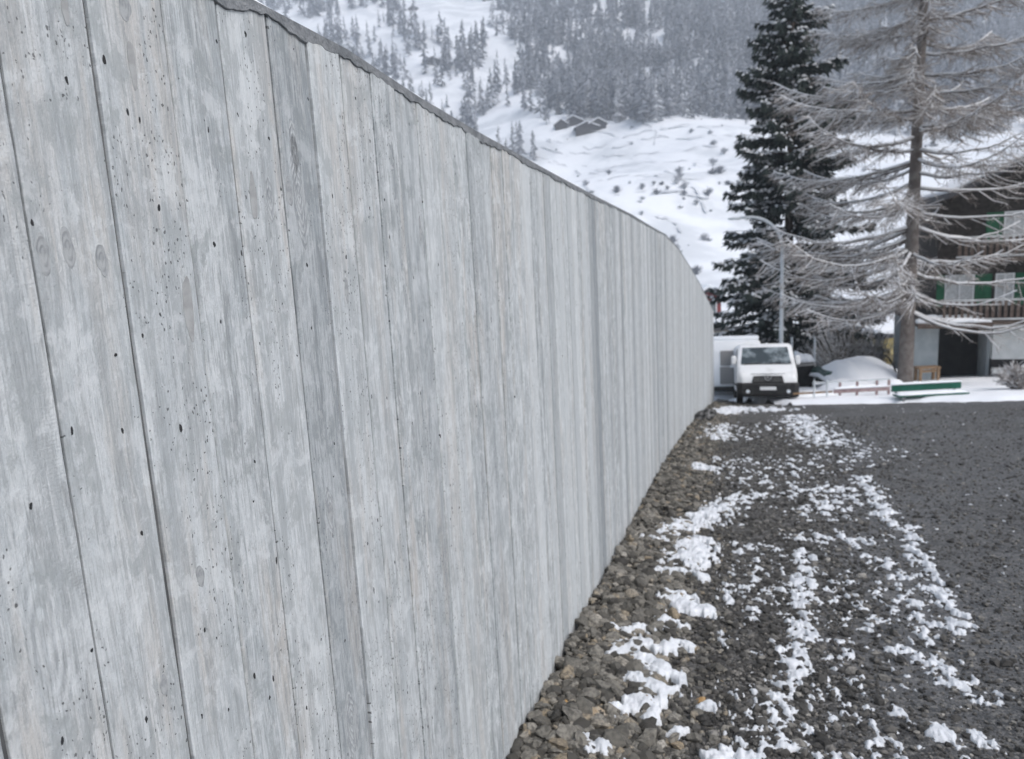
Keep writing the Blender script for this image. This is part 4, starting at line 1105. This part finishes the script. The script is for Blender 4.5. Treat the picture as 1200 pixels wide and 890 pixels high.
tag(sr, 'thick snow on the roof of the dark chalet', 'snow')
for zt in (roofz(ra.x+1.1)-.25,): MB().box((xl_up+.2, -1.35, zt-.25), (xl_up+.36, 0.0, zt-.08)).build('roof_beam', MT['brown_wood'], ch)
# balconies
def balcony(zf, xa, xb, dep, seed):
    bl = MB().box((xa, -dep, zf-.12), (xb, -.003, zf)).build('balcony', MT['brown_wood'], ch)
    MB().box((xa, -dep-.035, zf+.86), (xb, -dep+.035, zf+.94)).build('handrail', MT['rail_wood'], bl)
    MB().box((xa, -dep-.03, zf+.08), (xb, -dep+.03, zf+.15)).build('lower_rail', MT['rail_wood'], bl)
    n = int((xb-xa)/.22); me = None
    for q in range(n):
        o = MB().box((-.055, -.012, 0), (.055, .012, .70)).build('baluster', MT['brown_wood'], bl) if me is None else link(bpy.data.objects.new('baluster', me), bl)
        me = o.data; o.location = (xa+.12+q*.22, -dep, zf+.155)
balcony(b1-.92, hx(1094), xr-1, 1.1, 1)
balcony(b2-.92, hx(1108), xr-1, 1.1, 2)
def window(xa, xb, za, zb_):
    fr = MB()
    t_ = .06
    fr.box((xa, -.06, za), (xb, -.003, za+t_)).box((xa, -.06, zb_-t_), (xb, -.003, zb_)).box((xa, -.06, za+t_), (xa+t_, -.003, zb_-t_)).box((xb-t_, -.06, za+t_), (xb, -.003, zb_-t_)).box(((xa+xb)/2-.03, -.057, za+t_), ((xa+xb)/2+.03, -.006, zb_-t_))
    f_ = fr.build('window', MT['frame_white'], ch)
    MB().box((xa+t_, -.03, za+t_), ((xa+xb)/2-.032, -.012, zb_-t_)).build('pane', MT['curtain'], f_)
    MB().box(((xa+xb)/2+.032, -.03, za+t_), (xb-t_, -.012, zb_-t_)).build('pane', MT['curtain'], f_)
def shutter(xa, xb, za, zb_):
    s_ = MB().box((xa, -.05, za), (xb, -.004, zb_)).build('shutter', MT['shutter'], ch)
    n = 6
    for q in range(n): 
        z_ = za+(zb_-za)*(q+.5)/n; MB().box((xa+.05, -.066, z_-.05), (xb-.05, -.05, z_+.05)).build('louvre', MT['shutter'], s_)
w0, w1 = hzz(1130, 352), hzz(1130, 322)
w0 -= .0
window(hx(1104), hx(1138), w0-.25, w1); shutter(hx(1138)+.02, hx(1158), w0-.25, w1); window(hx(1162), hx(1184), w0-.25, w1); shutter(hx(1185), hx(1203), w0-.25, w1); shutter(hx(1094)+.02, hx(1104)-.02, w0-.25, w1)
w0, w1 = hzz(1180, 276), hzz(1180, 248)
shutter(hx(1148), hx(1167), w0-.3, w1); window(hx(1168), hx(1192), w0-.3, w1); shutter(hx(1193), hx(1212), w0-.3, w1)
CHM = Matrix.Translation((hx0, YH, hz)) @ Matrix.Rotation(CH_RZ, 4, 'Z')
# canopy snow
snow_ridge('snow_on_canopy', 'band of snow along the canopy over the chalet entrance', tuple(CHM @ Vector((-.05, -.70, g1+.11))), tuple(CHM @ Vector((hx(1151), -.70, g1+.125))), 1.25, .26, 12)
# wooden stool
cx, wd, zb, hh = px_box(1073, 1099, 431, 449, 30.2); zb = float(gz(30.2))+.1
st = thing('wooden_stool', 'small wooden stool table beside the larch trunk under the canopy', 'stool', (cx, 30.2, zb))
MB().box((-wd/2, -.2, .56), (wd/2, .25, .64)).build('seat', MT['timber'], st, bevel=.01)
for sx in (-1, 1):
    for y_ in (-.15, .2): MB().box((sx*wd*.40-.05, y_-.05, 0), (sx*wd*.40+.05, y_+.05, .557)).build('leg', MT['timber'], st)
MB().box((-wd*.40+.05, -.18, .42), (wd*.40-.05, -.14, .52)).build('apron', MT['timber'], st)

# ================================================================== BUILDINGS FARTHER OFF
MT['red_wall'] = varied('red_painted_wall', (.23, .055, .055), (.29, .08, .08), 3, .8)
MT['yellow_wall'] = varied('yellow_render', (.46, .37, .16), (.54, .44, .22), 2, .9)
MT['beige_wall'] = varied('beige_render', (.34, .32, .27), (.42, .40, .35), 2, .9)
def house(label, x0, x1, ytop, Y, dep, m, roof_h, wins, flat=False):
    a_ = at(x0, ytop, Y); b_ = at(x1, ytop, Y); g = float(gz(Y)); wd = b_.x-a_.x; H_ = a_.z-g
    h = thing('house', label, 'house', (a_.x+wd/2, Y, g))
    MB().box((-wd/2, 0, -.5), (wd/2, dep, H_)).build('wall', m, h)
    if flat: pr = [(-wd/2-.3, H_), (wd/2+.3, H_), (wd/2+.3, H_+.25), (-wd/2-.3, H_+.25)]; 
    else: pr = [(-wd/2-.5, H_-.2), (0, H_+roof_h-.2), (wd/2+.5, H_-.2), (wd/2+.5, H_+.05), (0, H_+roof_h+.05), (-wd/2-.5, H_+.05)]
    if not flat: MB().prism([(-wd/2, H_+.003), (wd/2, H_+.003), (0, H_+roof_h-.25)], .05, dep-.05).build('gable', m, h)
    r_ = MB().prism(pr, -.5, dep+.5).build('roof', MT['roof_edge'], h)
    up_ = [(x, z+.26) if i_ < len(pr)/2 else (x, z+.30) for i_, (x, z) in enumerate(pr)]
    sn = MB().prism([(x*1.0, z) for x, z in up_], -.45, dep+.45).build('roof_snow', MT['snow'], r_, bevel=.05)
    for (wx, wz, ww, wh) in wins:
        f_ = MB()
        f_.box((wx-ww/2, -.06, wz), (wx+ww/2, -.003, wz+.1)).box((wx-ww/2, -.06, wz+wh-.1), (wx+ww/2, -.003, wz+wh)).box((wx-ww/2, -.06, wz+.1), (wx-ww/2+.1, -.003, wz+wh-.1)).box((wx+ww/2-.1, -.06, wz+.1), (wx+ww/2, -.003, wz+wh-.1))
        w_ = f_.build('window', MT['frame_white'], h); MB().box((wx-ww/2+.1, -.03, wz+.1), (wx+ww/2-.1, -.005, wz+wh-.1)).build('pane', MT['pane'], w_)
    return h
house('red walled house with snowy roof seen just past the wall end', 815, 845, 352, 64, 7, MT['red_wall'], 1.0, [(.3, 3.4, .9, 1.3), (-.8, 3.4, .9, 1.3)])
house('low beige house with snowy flat roof behind the vans', 826, 887, 388, 54, 6, MT['beige_wall'], .8, [(-.9, 1.4, .9, 1.2), (.4, 1.4, .9, 1.2)], flat=True)
house('small yellow house glimpsed just left of the larch trunk', 1030, 1075, 396, 48, 6, MT['yellow_wall'], .8, [(.6, 1.0, .8, 1.0)], flat=True)

# ================================================================== MOUNTAIN: huts, wood, bushes, paths
def hill_hit(x, y):
    d = ray(x, y); t = 100/d.y
    while t*d.y < 1400:
        p = CAM+d*t
        if p.z < float(far_z(np.array(p.x), np.array(p.y))): return p
        t += 2.0/d.y*max(1, t*d.y/400)
    return None
MT['hut_wood'] = varied('hut_timber', (.035, .03, .027), (.07, .06, .055), .8, .9)
HUTS = [(672, 150, 9, 'low dark hut at the left of the cluster below the forest'), (688, 157, 11, 'widest dark hut in the middle of the cluster below the forest'), (701, 153, 8, 'right hand dark hut of the cluster below the forest'),
        (658, 154, 6, 'tiny dark hut standing just left of the hut cluster'), (484, 14, 9, 'dark hut in the high clearing at the left'), (571, 3, 9, 'dark hut at the top of the picture in the high clearing'), (507, 76, 10, 'lone dark hut among the trees above the wall')]
for x, y, wd, lb in HUTS:
    p = hill_hit(x, y)
    if p is None: print('no hit', x, y); continue
    h = thing('hut', lb, 'hut', (p.x, p.y, p.z-.5), R(random.uniform(-25, 25)), 'huts on the mountainside')
    H_ = 3.6
    MB().box((-wd/2, 0, -3), (wd/2, 7, H_)).prism([(-wd/2, H_+.002), (wd/2, H_+.002), (0, H_+2.2)], .01, 6.99).build('wall', MT['hut_wood'], h)
    r_ = MB().prism([(-wd/2-.8, H_-.4), (0, H_+2.2), (wd/2+.8, H_-.4), (wd/2+.8, H_), (0, H_+2.6), (-wd/2-.8, H_)], -1, 7.6).build('roof', MT['hut_wood'], h)
    MB().prism([(-wd/2-.8, H_+.02), (0, H_+2.62), (wd/2+.8, H_+.02), (wd/2+.8, H_+.5), (0, H_+3.1), (-wd/2-.8, H_+.5)], -.9, 7.6).build('roof_snow', MT['snow'], r_)

MT['far_tree'] = tone_mat('frosted_forest', [(0, (.13, .145, .175)), (.4, (.26, .275, .31)), (.8, (.43, .445, .48)), (1, (.60, .615, .64))], attr='tone', bump=0, bscale=.3)
MT['far_tree_one'] = tone_mat('frosted_forest_tree', [(0, (.13, .145, .175)), (.4, (.26, .275, .31)), (.8, (.43, .445, .48)), (1, (.60, .615, .64))], bump=0, bscale=.3)
def tree_proto(seed, nb=34):
    g = random.Random(seed); V, Fc = [], []
    def tri(a, b, c): o = len(V); V.extend([a, b, c]); Fc.append((o, o+1, o+2))
    for k in range(3):
        a0, a1 = 6.283*k/3, 6.283*(k+1)/3; r_ = .014
        tri((r_*math.cos(a0), r_*math.sin(a0), -.05), (r_*math.cos(a1), r_*math.sin(a1), -.05), (0, 0, .97))
    for q in range(nb):
        u = (q+g.random())/nb; z_ = .10+.88*u; L = (.165*(1-u)**.75+.014)*g.uniform(.55, 1.25); az = g.random()*6.283
        dz = -L*g.uniform(.1, .75); c_, s_ = math.cos(az), math.sin(az); wd = .028+.035*(1-u)
        e = (c_*L, s_*L, z_+dz); b0 = (0, 0, z_+.035); m_ = (.55*c_*L, .55*s_*L, z_+dz*.35+.004)
        tri(b0, (m_[0]-s_*wd, m_[1]+c_*wd, m_[2]-.03), e); tri(b0, e, (m_[0]+s_*wd, m_[1]-c_*wd, m_[2]-.03))
        tri((0, 0, z_-.01), (m_[0], m_[1], m_[2]-.05*g.random()-.02), e)
    return np.array(V), np.array(Fc)
def far_mesh(seed, nb=34):
    V, Fc = tree_proto(seed, nb); me = bpy.data.meshes.new('larch'); me.from_pydata([tuple(v) for v in V], [], [tuple(map(int, f)) for f in Fc]); me.materials.append(MT['far_tree_one']); me.update(); return me
# candidate sites
N = 26000
Yt_ = rng.uniform(330, 1120, N); Xt_ = rng.uniform(-.42, .78, N)*Yt_
Zt_ = far_z(Xt_, Yt_)
px, py = proj_np(Xt_, Yt_, Zt_)
n1 = fbm(Xt_/38, Yt_/60, 3, 61); n2 = fbm(Xt_/16, Yt_/26, 2, 62)
den = smooth(150, 128, py+n1*10)                         # lower edge of the wood
left = smooth(640, 560, px)                              # looser wood to the left
den = den*(1-.78*left*smooth(-.15, .25, n1+.30*n2+.22))
def gap(cx, cy, rx, ry): return np.exp(-(((px-cx)/rx)**2+((py-cy)/ry)**2))
for g_ in [(530, 20, 75, 28), (590, 75, 30, 22), (770, 58, 16, 16), (615, 118, 40, 8), (590, 150, 28, 30), (660, 85, 14, 12), (760, 95, 30, 7), (480, 85, 28, 28), (420, 30, 22, 22), (350, 40, 30, 20)]: den = den*(1-np.clip(gap(*g_)*1.5, 0, 1))
# scattered spurs below the wood
for (cx_, cy_, rx_, ry_, w_) in [(470, 165, 40, 25, .30), (415, 120, 30, 25, .35), (540, 185, 28, 14, .55), (455, 90, 16, 20, .4), (1150, 158, 40, 16, .8), (1185, 172, 25, 10, .7), (600, 178, 22, 12, .6), (1010, 150, 50, 12, .4)]:
    den = np.maximum(den, w_*np.exp(-(((px-cx_)/rx_)**2+((py-cy_)/ry_)**2)))
inv = (px > 290) & (px < 1215) & (py > -45) & (py < 240) & (den > rng.random(N)*1.15)
Xt_, Yt_, Zt_ = Xt_[inv], Yt_[inv], Zt_[inv]
ht = rng.uniform(8, 24, len(Xt_))
keepn = min(len(Xt_), 7200); Xt_, Yt_, Zt_, ht = Xt_[:keepn], Yt_[:keepn], Zt_[:keepn], ht[:keepn]
print('forest trees', len(Xt_))
pm = [far_mesh(s_, 46) for s_ in range(8)]
order = np.argsort(-ht/Yt_)
near_i, rest_i = order[:285], order[285:]
for k, j in enumerate(near_i):
    o = link(bpy.data.objects.new('larch', pm[k % 8])); o.location = (Xt_[j], Yt_[j], Zt_[j]-.3); h_ = ht[j]
    wv_ = h_*random.uniform(.8, 1.6); o.scale = (wv_, wv_, h_); o.rotation_euler = (0, 0, random.uniform(0, 6.28))
    tag(o, 'frosted grey tree on the lower fringe of the mountain forest', 'tree', 'trees along the fringe of the mountain forest')
pv_ = [tree_proto(100+s_, 30) for s_ in range(6)]
AV, AF, AT = [], [], []; base_ = 0
for s_ in range(6):
    ii = rest_i[s_::6]; bv, bf = pv_[s_]; n = len(ii)
    a_ = rng.uniform(0, 6.28, n); sc_h = ht[ii]; sc_w = sc_h*rng.uniform(.8, 1.7, n)
    ca, sa = np.cos(a_)[:, None], np.sin(a_)[:, None]
    x = (bv[None, :, 0]*ca-bv[None, :, 1]*sa)*sc_w[:, None]+Xt_[ii][:, None]; y = (bv[None, :, 0]*sa+bv[None, :, 1]*ca)*sc_w[:, None]+Yt_[ii][:, None]
    z = bv[None, :, 2]*sc_h[:, None]+Zt_[ii][:, None]-.3
    AV.append(np.stack([x, y, z], -1).reshape(-1, 3)); AF.append((bf[None]+(np.arange(n)*len(bv))[:, None, None]).reshape(-1, 3)+base_); base_ += n*len(bv)
    AT.append(np.repeat(rng.random(n), len(bv)))
kind(np_mesh('mountain_forest', np.concatenate(AV), np.concatenate(AF), MT['far_tree'], tone=np.concatenate(AT)), 'stuff')
# shrubs dotted over the snowy meadow
def shrub_mesh(seed):
    g = random.Random(seed); m_ = MB()
    for q in range(26):
        az = g.random()*6.283; s_ = g.random(); e = Vector((math.cos(az)*s_*.6, math.sin(az)*s_*.6, g.uniform(.4, 1)*(1-.4*s_)))
        m_.tube([(0, 0, -.1), tuple(e*.5+Vector((0, 0, .1))), tuple(e)], [.03, .03, .012], 3, False)
        for r_ in range(2): m_.tube([tuple(e*.6), tuple(e*.6+Vector((g.uniform(-.3, .3), g.uniform(-.3, .3), g.uniform(0, .35))))], [.022, .01], 3, False)
    me = bpy.data.meshes.new('shrub'); me.from_pydata([tuple(v) for v in m_.v], [], m_.f); me.materials.append(MT['far_tree_one']); me.update(); return me
sm_ = [shrub_mesh(s_) for s_ in range(5)]
SH = []
rs2 = random.Random(3)
for (cx_, cy_, rx_, ry_, n, s_) in [(690, 215, 40, 12, 16, 4), (720, 195, 60, 25, 14, 3.2), (800, 235, 25, 40, 22, 4), (815, 300, 20, 30, 16, 3.4), (845, 180, 10, 12, 8, 6), (760, 225, 30, 20, 10, 3), (650, 170, 40, 12, 8, 3), (1130, 205, 40, 25, 12, 3.5), (1010, 200, 40, 30, 8, 3), (580, 190, 20, 12, 6, 4), (810, 215, 20, 12, 14, 4), (790, 150, 50, 6, 10, 4)]:
    for q in range(int(n*.6)): SH.append((rs2.gauss(cx_, rx_*1.0), rs2.gauss(cy_, ry_*.9), s_*rs2.uniform(.22, .8)))
for x, y, s_ in SH:
    p = hill_hit(x, y)
    if p is None: continue
    o = link(bpy.data.objects.new('shrub', sm_[rs2.randint(0, 4)])); o.location = p; o.scale = (s_*1.1, s_*1.1, s_); o.rotation_euler = (0, 0, rs2.uniform(0, 6.28))
    tag(o, 'grey leafless shrub dotted on the snowy mountain meadow', 'shrub', 'shrubs on the snowy meadow')
# thin paths and terrace edges across the meadow
MT['path'] = varied('trodden_path', (.50, .52, .55), (.66, .68, .71), .4, .95)
for pl_ in [[(610, 170), (660, 182), (720, 185), (780, 180), (850, 172)], [(690, 205), (740, 192), (800, 190), (860, 196)], [(640, 190), (675, 200), (690, 225), (705, 240)], [(745, 140), (770, 155), (765, 175)], [(770, 255), (790, 262), (800, 275)], [(780, 200), (815, 222), (830, 255)], [(1090, 175), (1140, 182), (1200, 178)], [(660, 150), (730, 162), (800, 150), (870, 148)], [(620, 182), (665, 196), (730, 203)], [(700, 214), (750, 206), (835, 212)], [(720, 232), (770, 226), (840, 236)], [(735, 168), (800, 163), (868, 160)], [(1095, 192), (1150, 196), (1198, 190)], [(985, 172), (1030, 178), (1060, 176)], [(640, 165), (690, 176), (745, 172)]]:
    pp = [];
    for k in range(len(pl_)-1):
        for q in range(8):
            u = q/8; pp.append((pl_[k][0]*(1-u)+pl_[k+1][0]*u, pl_[k][1]*(1-u)+pl_[k+1][1]*u+1.2*math.sin(q+k*2)))
    hit = [hill_hit(*q) for q in pp]; hit = [h for h in hit if h]
    if len(hit) < 3: continue
    vs = []; fs = []
    for q, h in enumerate(hit):
        d = (hit[min(q+1, len(hit)-1)]-hit[max(q-1, 0)]); s_ = Vector((-d.y, d.x, 0)).normalized()*(.24+.28*abs(math.sin(q*1.9+len(hit))))
        for e in (-1, 1):
            v = h+s_*e; vs.append((v.x, v.y, float(far_z(np.array(v.x), np.array(v.y)))+.25))
        if q and (q*7+len(hit)) % 5: fs.append((2*q-2, 2*q-1, 2*q+1, 2*q))
    kind(MB().add(vs, fs).build('path', MT['path']), 'structure')

# ================================================================== HAZE
hm = bpy.data.materials.new('winter_haze'); hm.use_nodes = True; ht_ = hm.node_tree; ht_.nodes.clear()
ho = ht_.nodes.new('ShaderNodeOutputMaterial'); hv = ht_.nodes.new('ShaderNodeVolumePrincipled')
hv.inputs['Color'].default_value = (.86, .92, 1.0, 1); hv.inputs['Density'].default_value = .0006; hv.inputs['Anisotropy'].default_value = .2
ht_.links.new(hv.outputs[0], ho.inputs['Volume'])
zt = float(V_HILL[:, 2].max())
kind(MB().box((-650, -60, float(gz(70))-20), (1180, 1230, zt+40)).build('haze', hm), 'stuff')
sc.cycles.volume_bounces = 1
